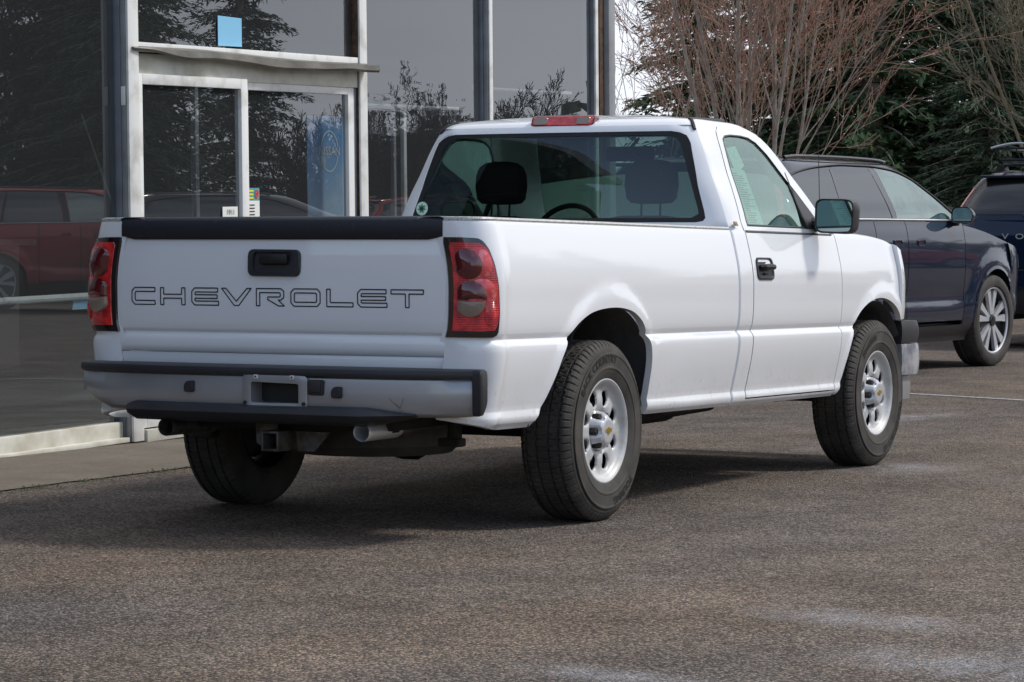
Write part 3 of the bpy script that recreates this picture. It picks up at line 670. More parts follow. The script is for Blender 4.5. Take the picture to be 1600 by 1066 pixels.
for sg in (1, -1):
    db = doors[sg]
    rows = ring2(db, densify(sw_out), densify(sw_in), sg, (0, .001, .001, -.012), (0, .35, 1, 1.02), Sg, 0)
    d = weld(db.build('door', M['white'], truck, post=rake))
    # black weatherstrip round the glass, division bar
    sb = MB(); ring2(sb, densify(sw_in), densify([(lerp(p[0], 2.06, .035), lerp(p[1], 1.50, .05)) for p in sw_in]), sg, (.0015, .003, -.004), (0, .5, 1), Sg, 0)
    sb.box((sg*(GW(1.48)-.006), 2.405, 1.47), (.02, .022, .40), .004, rot=(0, sg*-.42, 0))
    sb.build('window_seal', M['black'], d, post=rake)
    gl = MB(); fillgrid(gl, densify([(lerp(p[0], 2.06, .03), lerp(p[1], 1.50, .04)) for p in sw_in]), Sg, sg, -.006); gl.build('side_window', M['glass_side'], d, post=rake)
    # mirror sail filler
    sf = MB(); pl_ = [(2.40, 1.285), (2.60, 1.285), (2.60, 1.32), (2.52, 1.39), (2.43, 1.47), (2.40, 1.49)]
    sf.add([Sg(y, z, sg, .004) for y, z in pl_], [tuple(range(6))], sg < 0); sf.build('mirror_sail', M['black_plastic'], d, post=rake)
    # belt moulding
    bm_ = MB(); bm_.grid([[BODY.p('s', y, 1.255+dz, o, sg) for y in np.linspace(1.59, 2.72, 14)] for dz, o in ((0, .001), (.003, .006), (.022, -.008), (.03, -.02))], flip=(sg > 0)); bm_.build('belt_moulding', M['black'], d, post=rake)
    # door handle
    hx = BODY.p('s', 1.73, 1.083)[0]; hb = MB()
    yz = round_poly([(1.625, 1.03), (1.835, 1.03), (1.835, 1.137), (1.625, 1.137)], .035, 5)
    lo = [[(sg*(BODY.p('s', y, z)[0]+o_), lerp(1.73, y, k), lerp(1.083, z, k)) for y, z in yz] for k, o_ in ((1, 0), (.985, .006), (.86, .007), (.82, .0015))]
    hb.grid(lo, True, flip=(sg > 0)); hb.add(lo[-1], [tuple(range(len(yz)))], sg < 0)
    h_ = hb.build('door_handle', M['black_plastic'], d, post=rake)
    hg = MB(); hg.tube([(sg*(hx+.004), 1.662, 1.092), (sg*(hx+.022), 1.68, 1.092), (sg*(hx+.024), 1.74, 1.092), (sg*(hx+.022), 1.79, 1.092), (sg*(hx+.004), 1.805, 1.092)], [.010, .014, .0155, .014, .010], 8)
    hg.box((sg*(hx+.010), 1.725, 1.060), (.008, .05, .010), .003)

    q = hg.build('handle_grip', M['black'], d, post=rake)
    # mirror
    mr = empty('door_mirror'); mr.parent = truck
    c = Vector((sg*1.065, 2.47, 1.316))
    S_ = MB(); pr = round_poly([(-.135, -.105), (.12, -.115), (.135, .06), (.115, .108), (-.13, .112)], [.05, .05, .05, .06, .05], 5); pr = [(a*.80, b_*.80) for a, b_ in pr]
    lps = []
    for yy, k in ((-.045, .90), (-.05, .97), (-.03, 1.0), (.02, .99), (.06, .90), (.09, .70), (.10, .40)):
        lps.append([(c.x+sg*px*k+sg*.0, c.y+yy, c.z+pz*k) for px, pz in pr])
    S_.grid(lps, True, flip=(sg > 0)); S_.add(lps[-1], [tuple(range(len(pr)))])
    S_.add([], []); hs = S_.build('mirror_housing', M['black_plastic'], mr, fixn=True)
    gm = MB(); gm.add([(c.x+sg*px*.88, c.y-.046+.012*px, c.z+pz*.88) for px, pz in pr], [tuple(range(len(pr)))]); gm.build('mirror_face', M['mirror'], mr)
    ar = MB(); ar.tube([(sg*.90, 2.54, 1.275), (sg*.96, 2.52, 1.268), (sg*1.03, 2.50, 1.262)], [.036, .032, .028], 10); ar.build('mirror_arm', M['black_plastic'], mr)
# cab corner pillars, rear wall with window, roof: one shell
shell = MB()
NZ = 18
for sg in (1, -1):
    # corner: from y of the door seam round to the rear window frame edge
    def edge_y(z): return tab([(1.262, 1.574), (1.30, 1.574), (1.36, 1.588), (1.45, 1.611), (1.54, 1.636), (1.63, 1.661), (1.70, 1.681), (1.745, 1.706), (1.768, 1.751)], z)
    zs = [lerp(1.262, 1.768, j/NZ) for j in range(NZ+1)]
    rows = []
    for z in zs:
        ey = edge_y(z); y0 = GYR(z)+.13
        row = [G.p('c', .5+.5*k/8, z, 0, sg) for k in range(0, 9)]+[G.p('s', lerp(y0, ey, k/3), z, 0, sg) for k in range(1, 4)]
        rows.append(row)
    cabo[sg].grid(rows, flip=(sg < 0))
    weld(cabo[sg].build('cab_corner', M['white'], truck, post=rake))
# rear wall ring
def Rr(x, z, sg=1, off=0):
    wv = GW(z)-.10; u = x/wv; return G.p('r', abs(u), z, off, 1 if u >= 0 else -1) if abs(u) <= 1 else G.p('c', min(1, (abs(x)-wv)/.10), z, off, 1 if u > 0 else -1)
def rwl(zb, zt, xb, xt, r, n=6):
    return round_poly([(-xb, zb), (xb, zb), (xt, zt), (-xt, zt)], r, n)
o_out = []; 
wr = lambda z: GW(z)-.05
zb_, zt_ = 1.262, 1.768
nn = 24
rin = rwl(1.300, 1.738, .805, .660, [.03, .03, .06, .06], 6)
rin = closed_resample(rin, 4*nn)
# outer outline following the corner edge
rout = [(lerp(-wr(zb_), wr(zb_), i/nn), zb_) for i in range(nn)]+[(wr(lerp(zb_, zt_, i/nn)), lerp(zb_, zt_, i/nn)) for i in range(nn)]+[(lerp(wr(zt_), -wr(zt_), i/nn), zt_) for i in range(nn)]+[(-wr(lerp(zt_, zb_, i/nn)), lerp(zt_, zb_, i/nn)) for i in range(nn)]
def angle_sort(out, inn):
    c = (0, 1.51); key = lambda p: math.atan2((p[1]-c[1])*1.6, p[0])
    res = []
    k0 = [key(p) for p in inn]
    m = len(inn)
    for p in out:
        a = key(p); # ray hit on inner loop
        best = None
        for i in range(m):
            a0, a1 = k0[i], k0[(i+1) % m]
            d = (a1-a0+PI) % (2*PI)-PI; e = (a-a0+PI) % (2*PI)-PI
            if d != 0 and 0 <= e/d <= 1: best = (lerp(inn[i][0], inn[(i+1) % m][0], e/d), lerp(inn[i][1], inn[(i+1) % m][1], e/d)); break
        res.append(best or inn[0])
    return res
rinA = angle_sort(rout, rin)
ring2(shell, rout, rinA, 1, (0, 0, 0, -.014), (0, .5, 1, 1.005), Rr, 0)
# header band between doors and roof
def band(zs, kinds):
    return [[G.p(k, v, z, 0, sg) for (k, v, sg) in kinds] for z in zs]
full = []
for sg, order in ((1, 1), (-1, -1)):
    L = [('r', u) for u in (0, .15, .3, .45, .6, .75, .9, 1)]+[('c', k/6) for k in range(1, 7)]
    L += [('S', k/14) for k in range(1, 15)]+[('f', k/6) for k in range(1, 7)]+[('w', 1-k/7) for k in range(1, 8)]
    full.append([(k, v, sg) for k, v in L])
loopk = full[0]+full[1][::-1][1:-1]
def gp(k, v, z, sg, dz=0):
    if k == 'S': 
        y0 = GYR(z)+.13; y1 = GYF(z)-.22; return G.p('s', lerp(y0, y1, v), z, 0, sg)
    return G.p(k, v, z, 0, sg)
rows = []
for z in (1.768, 1.776, 1.784, 1.79, 1.795, 1.80): rows.append([gp(k, v, z, sg) for k, v, sg in loopk])
top = rows[-1]; cy_ = 1.92
for t in (.03, .08, .18, .32, .5, .7, .88, .98): rows.append([(p[0]*(1-t), lerp(p[1], cy_, t), 1.80+.040*(1-(1-t)**2.2)) for p in top])
shell.grid(rows, True, flip=True)
o = len(shell.v)-len(top); shell.f.append(tuple(range(o, o+len(top)))[::-1])
weld(shell.build('cab_roof', M['white'], truck, post=rake))
# A pillars and windscreen
for sg in (1, -1):
    ap = MB(); rows = []
    for z in [lerp(1.262, 1.768, j/14) for j in range(15)]:
        # from the door frame front edge across the corner to the windscreen
        fy = tab([(1.262, 2.705), (1.31, 2.69), (1.40, 2.62), (1.50, 2.53), (1.60, 2.43), (1.69, 2.33), (1.75, 2.23), (1.774, 2.12)], z)
        rows.append([G.p('s', lerp(fy, GYF(z)-.22, k/3), z, 0, sg) if GYF(z)-.22 > fy else G.p('s', fy, z, 0, sg) for k in range(4)]+[G.p('f', k/8, z, 0, sg) for k in range(1, 9)]+[G.p('w', .97, z, 0, sg)])
    ap.grid(rows, flip=(sg < 0)); weld(ap.build('windscreen_pillar', M['white'], truck, post=rake))
wsd = MB(); rows = [[G.p('w', abs(u)*.97, z, -.004, 1 if u >= 0 else -1) for u in np.linspace(-1, 1, 21)] for z in [lerp(1.25, 1.775, j/10) for j in range(11)]]
wsd.grid(rows); wsd.build('windscreen', M['glass_side'], truck, post=rake)
# rear window: black ceramic border and glass
bd = MB(); rb = rwl(1.298, 1.740, .807, .662, [.03, .03, .06, .06], 6); ri = rwl(1.322, 1.718, .770, .630, [.03, .03, .06, .06], 6)
rb = closed_resample(rb, 120); ri = angle_sort(rb, closed_resample(ri, 120))
ring2(bd, rb, ri, 1, (-.001, -.003, -.003), (0, .1, 1), Rr, 0); rw = bd.build('rear_window_border', M['black'], truck, post=rake)
gl = MB(); fillgrid(gl, rb, Rr, 1, -.006, k=10); gl.build('rear_window', M['glass_rear'], truck, post=rake)
# roof ditch strips
for sg in (1, -1):
    rd = MB(); pts = [Rr(sg*(GW(z)-.10+.1*.42), z, 1, .0015) for z in (1.745, 1.755, 1.765, 1.775, 1.785, 1.793, 1.80)]
    pts += [(pts[-1][0]-sg*.004*k, pts[-1][1]+.06*k, 1.8025+.0015*k) for k in range(1, 9)]
    rd.tube(pts, .0095, 6); rd.build('roof_drip_strip', M['black'], truck, post=rake)
# centre high brake lamp
cl = empty('high_brake_lamp', (0, 0, 0)); cl.parent = truck
yb = 1.545
def pill(x0, x1, z0, z1, y, d, m, nm, par, r=.012, tilt=0):
    q = MB(); pr = round_poly([(x0, z0), (x1, z0), (x1, z1), (x0, z1)], r, 4); cx, cz = (x0+x1)/2, (z0+z1)/2
    lps = [[(lerp(cx, px, k), y+e+tilt*(pz-cz), lerp(cz, pz, k)) for px, pz in pr] for k, e in ((1, .02), (1, -d*.6), (.985, -d*.9), (.93, -d))]
    q.grid(lps, True, flip=True); q.add(lps[-1], [tuple(range(len(pr)))[::-1]]); return q.build(nm, m, par, post=rake)
pill(-.172, .172, 1.770, 1.824, yb+.005, .03, M['lamp_dark'], 'lamp_base', cl, .018, .5)
pill(-.164, .164, 1.775, 1.820, yb, .030, M['lamp_red'], 'red_lens', cl, .014, .5)
for sg in (1, -1): pill(sg*.115-.037, sg*.115+.037, 1.779, 1.816, yb-.003, .030, M['lamp_clear'], 'cargo_lens', cl, .012, .5)
# ------------------------------------------------ tailgate
tg = MB()
TG = [(1.262, -1.045), (1.262, -1.075), (1.255, -1.088), (1.235, -1.093), (1.185, -1.094), (1.15, -1.098), (1.05, -1.103), (.95, -1.105), (.87, -1.103), (.822, -1.100), (.812, -1.096), (.806, -1.088), (.800, -1.090), (.792, -1.097), (.775, -1.101), (.75, -1.101), (.728, -1.096), (.722, -1.088), (.722, -1.03), (.75, -1.03), (1.25, -1.04), (1.262, -1.045)]
rows = []
for x in (-.781, -.779, -.770, -.6, -.4, -.2, 0, .2, .4, .6, .770, .779, .781):
    e = .006 if abs(x) > .7805 else (.002 if abs(x) > .775 else 0)
    rows.append([(x, y+e-.006*(1-(x/.78)**2), z) for z, y in TG])
tg.grid(rows, flip=False)
tg.f.append(tuple(range(len(TG)))); n0 = len(rows)-1; tg.f.append(tuple(n0*len(TG)+i for i in range(len(TG)))[::-1])
tgo = tg.build('tailgate', M['white'], truck, post=rake, smooth=40)
YT = lambda x, z=1.0: tab([(.72, -1.09), (.80, -1.095), (.95, -1.105), (1.1, -1.1005), (1.18, -1.0955), (1.25, -1.092)], z)-.006*(1-(x/.78)**2)
cp = MB(); pr = [(1.187, -1.096), (1.187, -1.101), (1.195, -1.106), (1.24, -1.107), (1.262, -1.104), (1.276, -1.095), (1.281, -1.075), (1.281, -1.04), (1.262, -1.04)]
rows = []
for x in np.linspace(-.765, .765, 25):
    ex = sstep(.70, .765, abs(x)); rows.append([(x, y-.006*(1-(x/.78)**2)+.004*ex, lerp(z, max(z, 1.20), sstep(.735, .765, abs(x)))) for z, y in pr])
cp.grid(rows); cp.f.append(tuple(range(len(pr)))[::-1]); k0 = (len(rows)-1)*len(pr); cp.f.append(tuple(k0+i for i in range(len(pr))))
cp.build('tailgate_cap', M['cap_plastic'], tgo, post=rake, smooth=50)
# latch handle
hp = MB(); pr = round_poly([(-.134, 1.038), (.115, 1.036), (.115, 1.146), (-.134, 1.148)], .03, 5); cx, cz = -.01, 1.092
lps = [[(lerp(cx, x, k), YT(x, z)-e, lerp(cz, z, k)) for x, z in pr] for k, e in ((1, -.002), (1, .010), (.97, .014), (.80, .014), (.76, .002))]
hp.grid(lps, True, flip=True); hp.add(lps[-1], [tuple(range(len(pr)))[::-1]]); ho = hp.build('tailgate_handle', M['black_plastic'], tgo, post=rake)
hp = MB(); hp.box((-.008, -1.120, 1.108), (.135, .018, .045), .010); hp.build('latch_paddle', M['black'], tgo, post=rake)
# outlined lettering
SX, SZ = .0030624, .0
def L2(pts): return pts
H_ = .0705; T_ = .0165
def letter(ch, w_):
    h, t = H_, T_; c = .014
    if ch == 'C': return [([(w_, 0), (c, 0), (0, c), (0, h-c), (c, h), (w_, h), (w_, h-t), (t+.004, h-t), (t, h-t-.004), (t, t+.004), (t+.004, t), (w_, t)],)]
    if ch == 'H': m = h/2; q = t*.5; return [([(0, 0), (0, h), (t, h), (t, m+q), (w_-t, m+q), (w_-t, h), (w_, h), (w_, 0), (w_-t, 0), (w_-t, m-q), (t, m-q), (t, 0)],)]
    if ch == 'E': m = h/2; q = t*.45; return [([(w_, 0), (c, 0), (0, c), (0, h-c), (c, h), (w_-.004, h), (w_-.004, h-t), (t+.003, h-t), (t, h-t-.003), (t, m+q), (w_-.006, m+q), (w_-.006, m-q), (t, m-q), (t, t+.003), (t+.003, t), (w_, t)],)]
    if ch == 'V': return [([(w_/2-.011, 0), (0, h), (t*1.25, h), (w_/2, t*1.05), (w_-t*1.25, h), (w_, h), (w_/2+.011, 0)],)]
    if ch == 'R': return [([(0, 0), (0, h), (w_-c, h), (w_, h-c*.8), (w_, h*.50), (w_-c, h*.34), (w_-c-.012, h*.34), (w_+.002, 0), (w_-t*1.5, 0), (w_*.42, h*.34+.002), (w_*.42, h*.52), (w_-t-.004, h*.52), (w_-t, h*.57), (w_-t, h-t-.003), (w_-t-.003, h-t), (t, h-t), (t, 0)],)]
    if ch == 'O': return [([(c, 0), (0, c), (0, h-c), (c, h), (w_-c, h), (w_, h-c), (w_, c), (w_-c, 0)],), ([(t+.004, t), (t, t+.004), (t, h-t-.004), (t+.004, h-t), (w_-t-.004, h-t), (w_-t, h-t-.004), (w_-t, t+.004), (w_-t-.004, t)],)]
    if ch == 'L': return [([(0, c*.0), (0, h), (t, h), (t, t+.003), (t+.003, t), (w_, t), (w_, 0)],)]
    if ch == 'T': m = w_/2; return [([(m-t/2, 0), (m-t/2, h-t), (0, h-t), (0, h), (w_, h), (w_, h-t), (m+t/2, h-t), (m+t/2, 0)],)]
lt = MB()
for ch, a, b_ in (('C', 212, 250), ('H', 259, 299), ('E', 310, 353), ('V', 358, 405), ('R', 413, 456), ('O', 467, 512), ('L', 522, 562), ('E', 569, 613), ('T', 619, 667)):
    x0 = -.711+(a-212)*SX; w_ = (b_-a)*SX; zb0 = .9165-(a-212)*.0000
    for (poly,) in letter(ch, w_):
        poly = round_poly(poly, .0022, 2)
        vs, fs = ribbon(poly, .0050)
        lt.add([(x0+x, YT(x0+x, zb0+z)-.0025, zb0+z) for x, z in vs], fs)
lt.build('tailgate_lettering', M['ink'], tgo, post=rake, smooth=0)
# valance strip under the tailgate
vl = MB(); vl.box((0, -1.065, .695), (1.575, .05, .052), .004); vl.build('rear_sill', M['white'], truck, post=rake)
# dark gap fill behind the tailgate seams
for sg in (1, -1): gf = MB(); gf.box((sg*.788, -1.055, .97), (.03, .05, .56)); gf.build('tailgate_gap', M['black'], truck, post=rake)
# ------------------------------------------------ tail lamps
LC = lambda a: ('r', .975+.025*(a/.06)) if a < .06 else ('c', (a-.06)/.94)
# outer border by arc parameter: a in 0..1 over the corner
def lampS(sg):
    def f(a, z, off):
        if a < .05: return BODY.p('r', .965+.035*a/.05, z, off, sg)
        return BODY.p('c', (a-.05)/.95, z, off, sg)
    return f
for sg in (1, -1):
    f = lampS(sg); tl = empty('tail_lamp'); tl.parent = truck
    outl = [(-.0, .802), (.45, .801), (.72, .801), (.80, .812), (.80, .90), (.775, 1.0), (.73, 1.08), (.66, 1.15), (.58, 1.182), (.50, 1.193), (.25, 1.196), (0, 1.197)]
    outl = closed_resample(outl, 72)
    def patch(poly, offs, m, nm, centre=None, ks=None, dome=0.0):
        cx = sum(p[0] for p in poly)/len(poly) if centre is None else centre[0]; cz = sum(p[1] for p in poly)/len(poly) if centre is None else centre[1]
        q = MB(); ks = ks or [1, 1, .96, .85, .7, .5, .3, .1]
        rows = []
        for i, k in enumerate(ks):
            o_ = offs[0] if i == 0 else offs[1]+dome*(1-k*k)
            rows.append([f(lerp(cx, a, k), lerp(cz, z, k), o_) for a, z in poly])
        q.grid(rows, True, flip=(sg > 0)); o = len(q.v)-len(poly); q.f.append(tuple(range(o, o+len(poly)))); return q.build(nm, m, tl, post=rake, smooth=45)
    patch(outl, (-.004, .007), M['lamp_house'], 'lamp_housing')
    red = closed_resample([(.035, .828), (.45, .826), (.72, .830), (.765, .86), (.765, .93), (.745, 1.02), (.695, 1.09), (.625, 1.150), (.50, 1.174), (.30, 1.176), (.035, 1.176)], 60)
    patch(red, (.006, .010), M['lamp_red'], 'red_lens')
    def circ(ca, cz, ra, rz, a0=0, a1=2*PI, n=36, clip=.075):
        P = [(max(clip, ca+ra*math.cos(lerp(a0, a1, i/n))), cz+rz*math.sin(lerp(a0, a1, i/n))) for i in range(n if abs(a1-a0-2*PI) < 1e-6 else n+1)]; return P
    # pale red crescents: sky glint painted as colour behind the dark round bowls
    patch(circ(.45, 1.097, .21, .060), (.008, .013), M['lamp_bright'], 'reflector_glint', dome=.003)
    patch(circ(.26, 1.092, .22, .060), (.010, .018), M['lamp_dark'], 'brake_bulb_bowl', centre=(.26, 1.092), dome=.010)
    patch(circ(.47, .972, .235, .062), (.008, .013), M['lamp_bright'], 'reflector_glint', dome=.003)
    patch(circ(.28, .955, .25, .070, -.05, PI+.05), (.010, .018), M['lamp_dark'], 'signal_bowl', centre=(.28, .975), dome=.008)
    patch(circ(.27, .947, .235, .064, PI, 2*PI), (.010, .0185), M['lamp_clear'], 'reverse_lens', centre=(.27, .93), dome=.006)
    patch(circ(.60, .900, .10, .05), (.008, .0135), M['lamp_red'], 'side_reflector', dome=.005)
# ------------------------------------------------ rear bumper
bp_ = empty('rear_bumper'); bp_.parent = truck
def by(x): return -1.235+.135*abs(x/.95)**4.5
BX = [0, .1, .2, .3, .4, .5, .6, .7, .78, .84, .88, .91, .93, .943, .95]
BXS = [-x for x in BX[::-1]][:-1]+BX
def bloft(prof, m, nm, x0=-.95, x1=.95, zf=None, smooth=40, end=True, oy=0):
    q = MB(); rows = []
    xs = [x for x in BXS if x0 <= x <= x1]
    if xs[0] > x0: xs = [x0]+xs
    if xs[-1] < x1: xs = xs+[x1]
    for x in xs:
        row = []
        for z, dy in prof:
            zz, yy = (z, by(x)+dy+oy) if zf is None else zf(x, z, by(x)+dy+oy)
            row.append((x, yy, zz))
        rows.append(row)
    q.grid(rows, True, flip=False)
    q.f.append(tuple(range(len(prof)))); k0 = (len(rows)-1)*len(prof); q.f.append(tuple(k0+i for i in range(len(prof)))[::-1])
    return q.build(nm, m, bp_, smooth=smooth)
# plate frame opening: the metal face is built as two halves with a recess between them
face = [(.655, .02), (.655, -.006), (.648, -.014), (.60, -.020), (.55, -.018), (.515, -.006), (.500, .02), (.50, .12), (.655, .12)]
def ends(x, z, y):   # the face lifts towards the bumper's ends
    k = sstep(.78, .95, abs(x)); 
    y = min(y, -1.088+.0*x)
    return (lerp(z, max(z, .565), k*.9) if (z < .60 and x < 0) else z+(.006*k if z < .6 else 0)), y
PX = .085   # centre of the plate recess
bloft(face, M['bumper'], 'face_bar', -.95, PX-.115, ends); bloft(face, M['bumper'], 'face_bar', PX+.115, .925, ends)
q = MB(); q.box((PX, -1.235, .644), (.23, .03, .024), .003); q.box((PX, -1.235, .531), (.23, .03, .030), .003)
q.build('face_bar', M['bumper'], bp_)
q = MB(); outp = round_poly([(-.152, .532), (.152, .527), (.152, .652), (.118, .668), (-.118, .672), (-.152, .656)], .010, 3); outp = closed_resample(outp, 60)
inp = closed_resample(round_poly([(-.112, .546), (.112, .543), (.112, .625), (-.112, .630)], .006, 3), 60)
lp = lambda P, y: [(PX+x, y, z) for x, z in P]
q.grid([lp(outp, -1.245), lp(outp, -1.262), lp([(lerp(a[0], b_[0], .25), lerp(a[1], b_[1], .25)) for a, b_ in zip(outp, inp)], -1.266), lp(inp, -1.264), lp(inp, -1.18)], True, flip=True)
fo = q.build('plate_frame', M['bumper'], bp_)
q = MB(); q.box((PX, -1.175, .59), (.24, .01, .10)); q.build('plate_recess', M['black'], bp_)
for sx in (-.085, .085):
    q = MB(); q.box((PX+sx, -1.268, .651), (.018, .006, .016), .001); q.build('plate_clip', M['frame_white'], fo)
    q = MB(); q.box((PX+sx, -1.2715, .651), (.007, .003, .007)); q.build('screw', M['ink'], fo)
for sx in (-.138, .138):
    q = MB(); q.lathe([(0, .008), (-.008, .007), (-.010, .001)], 10, 'y', (PX+sx, -1.265, .546)); q.build('screw', M['ink'], fo)
pad = [(.652, -.018), (.658, -.032), (.672, -.036), (.686, -.030), (.692, -.016), (.692, .13), (.652, .13)]
bloft(pad, M['black_plastic'], 'step_pad', -.955, .948, lambda x, z, y: (z, min(y, -1.092)))
# black end cap on the right, wrapping down
for sg, xx in ((1, .938),):
    q = MB(); P = []
    for (y, z) in [(-1.150, .690), (-1.128, .694), (-1.085, .690), (-1.085, .56), (-1.10, .53), (-1.12, .508), (-1.145, .510)]: P.append((y, z))
    P = round_poly(P, .015, 3)
    lps = [[(sg*(xx+dx), lerp(-1.12, y, k), lerp(.59, z, k)) for y, z in P] for dx, k in ((-.016, 1), (.006, 1), (.018, .97), (.022, .85))]
    q.grid(lps, True, flip=False); q.add(lps[-1], [tuple(range(len(P)))]); q.build('bumper_end_cap', M['black_plastic'], bp_, fixn=True)
low = [(.538, -.024), (.528, -.052), (.505, -.064), (.478, -.052), (.462, -.02), (.462, .10), (.538, .10)]
def lowf(x, z, y):
    k = sstep(.50, .70, x) if x > 0 else .35*sstep(.60, .64, -x); return lerp(z, .512-.0*(x > 0), k*.8), lerp(y, y+.045, k)
bloft(low, M['black_plastic'], 'lower_step', -.64, .70, lowf)
for (x, z, m_) in ((-.325, .603, 0), (.372, .594, 0)):
    q = MB(); pr = round_poly([(-.022, -.022), (.022, -.022), (.022, .024), (-.008, .024), (-.022, .010)], .008, 3)
    q.grid([[(x+a*k, by(x)-.018-e, z+b_*k) for a, b_ in pr] for k, e in ((1, -.01), (1, .015), (.85, .022))], True, flip=True); q.add([(x+a*.85, by(x)-.040, z+b_*.85) for a, b_ in pr], [tuple(range(len(pr)))[::-1]]); q.build('bumper_bolt_cover', M['black_plastic'], bp_)
q = MB(); q.box((.275, by(.27)-.022, .612), (.072, .02, .062), .008); q.box((.275, by(.27)-.034, .618), (.058, .012, .048), .004); q.build('trailer_socket', M['interior'], bp_)
# scratches on the bumper corner
q = MB()
for a, b_ in (((.60, .575), (.645, .535)), ((.645, .535), (.66, .58)), ((.625, .555), (.645, .54)), ((.64, .515), (.655, .53))):
    vs, fs = ribbon([a, b_], .0012, False); q.add([(x, by(x)-.0215, z) for x, z in vs], fs)
q.build('scratch', M['interior'], bp_, smooth=0)
# ------------------------------------------------ exhausts, hitch, undercarriage
for (x, z, ln, dirt) in ((.475, .438, .55, 0), (-.455, .432, .4, 1)):
    ex = MB(); ex.lathe([(-.0, .0345), (-.003, .036), (.004, .0375), (.02, .0375), (.26, .0375)], 32, 'y', (x, -1.24, z), flip=False)
    ex.lathe([(-.0, .0345), (.02, .033), (.30, .033)], 32, 'y', (x, -1.24, z), flip=True)
    e_ = ex.build('exhaust_tip', M['chrome'] if not dirt else M['steel_dirty'], truck)
    q = MB(); q.lathe([(.24, .034), (.26, .041), (.30, .041), (.305, .036)], 24, 'y', (x, -1.20, z)); q.tube([(x, -.92, z), (x, -.5, z+.01), (x*.95, -.2, z+.12), (x*.9, .3, z+.08)], .030, 12); q.lathe([(.02, .0), (.021, .033)], 24, 'y', (x, -1.10, z))
    q.build('exhaust_pipe', M['steel_dirty'], truck)
hh = empty('tow_hitch'); hh.parent = truck
q = MB()
hx_, hz_ = .015, .385
for a, b_, c_, d_ in ((-.036, 0, .010, .082), (.036, 0, .010, .082), (0, -.036, .062, .010), (0, .036, .062, .010)): q.box((hx_+a, -1.06, hz_+b_), (c_, .26, d_), .002)
q.build('receiver_tube', M['steel_dirty'], hh)
q = MB(); q.box((hx_, -1.03, .455), (1.0, .06, .06), .006); q.build('crossbar', M['void'], hh)
for pl_, y in (([(-.13, .46), (-.02, .46), (-.03, .345), (-.07, .335), (-.125, .37)], -1.09), ([(.05, .42), (.21, .42), (.14, .34), (.06, .34)], -1.07)):
    q = MB(); q.prism([(hx_+a, b_) for a, b_ in pl_], 'y', y, y+.012); q.build('bracket', M['steel_dirty'], hh)
q = MB(); q.box((-.09, -1.105, .475), (.10, .01, .05), .002); q.build('bracket', M['rust'], hh)
uc = empty('undercarriage'); uc.parent = truck
for sg in (1, -1):
    q = MB(); q.box((sg*.50, 1.4, .50), (.08, 5.0, .13), .01); q.build('frame_rail', M['void'], uc)
    q = MB(); q.tube([(sg*.62, -.80, .52), (sg*.62, -.4, .44), (sg*.62, 0, .40), (sg*.62, .4, .43), (sg*.62, .75, .50)], .028, 6); q.build('leaf_spring', M['void'], uc)
    q = MB(); q.tube([(sg*.60, -.70, .56), (sg*.60, -.72, .36)], .022, 8); q.box((sg*.60, -.72, .37), (.10, .07, .035), .008); q.build('spring_shackle', M['void'], uc)
    q = MB(); q.tube([(sg*.68, .12, .34), (sg*.60, .30, .78)], .028, 8); q.build('shock_absorber', M['brake'], uc)
q = MB(); q.tube([(-.74, 0, .39), (-.2, 0, .39), (.2, 0, .39), (.74, 0, .39)], [.042, .042, .042, .042], 12); q.tube([(-.18, 0, .385), (-.10, 0, .385), (-.04, 0, .385), (.04, 0, .385), (.12, 0, .385), (.18, 0, .385)], [.05, .11, .155, .155, .10, .05], 16); q.lathe([(-.16, .05), (-.12, .12), (-.02, .15), (.12, .07)], 16, 'y', (0, 0, .385)); q.build('rear_axle', M['void'], uc)
q = MB(); q.lathe([(-.11, .20), (-.10, .33), (-.06, .37), (.06, .37), (.10, .33), (.11, .20)], 40, 'z', (0.12, -.52, .405)); q.add([(0.12+.20*math.cos(2*PI*k/24), -.52+.20*math.sin(2*PI*k/24), .32) for k in range(24)], [tuple(range(24))]); q.build('spare_wheel', M['tyre'], uc)
q = MB(); q.box((.0, .9, .44), (.9, 1.0, .20), .05); q.box((-.45, 1.8, .42), (.45, 1.0, .2), .06); q.box((0, 2.2, .42), (.4, 1.4, .18), .05); q.box((.62, 1.25, .435), (.35, .55, .09), .03); q.box((.60, 2.1, .43), (.3, .7, .08), .03); q.build('drivetrain', M['void'], uc)
q = MB(); q.tube([(.0, .1, .42), (0, 2.0, .42)], .04, 10); q.tube([(.45, .6, .37), (.42, 1.4, .35), (.40, 2.4, .36)], .032, 8); q.tube([(-.8, WB, .39), (.8, WB, .39)], .06, 10); q.box((0, WB, .40), (.9, .3, .14), .04); q.box((.3, 1.75, .36), (.22, .5, .12), .05); q.build('driveshaft', M['void'], uc)
q = MB(); q.box((0, 2.4, .62), (1.62, 1.9, .12)); q.box((0, 3.5, .85), (1.0, 1.0, .5)); q.box((0, .2, .66), (1.5, 2.3, .10)); q.build('floor_pan', M['void'], uc)
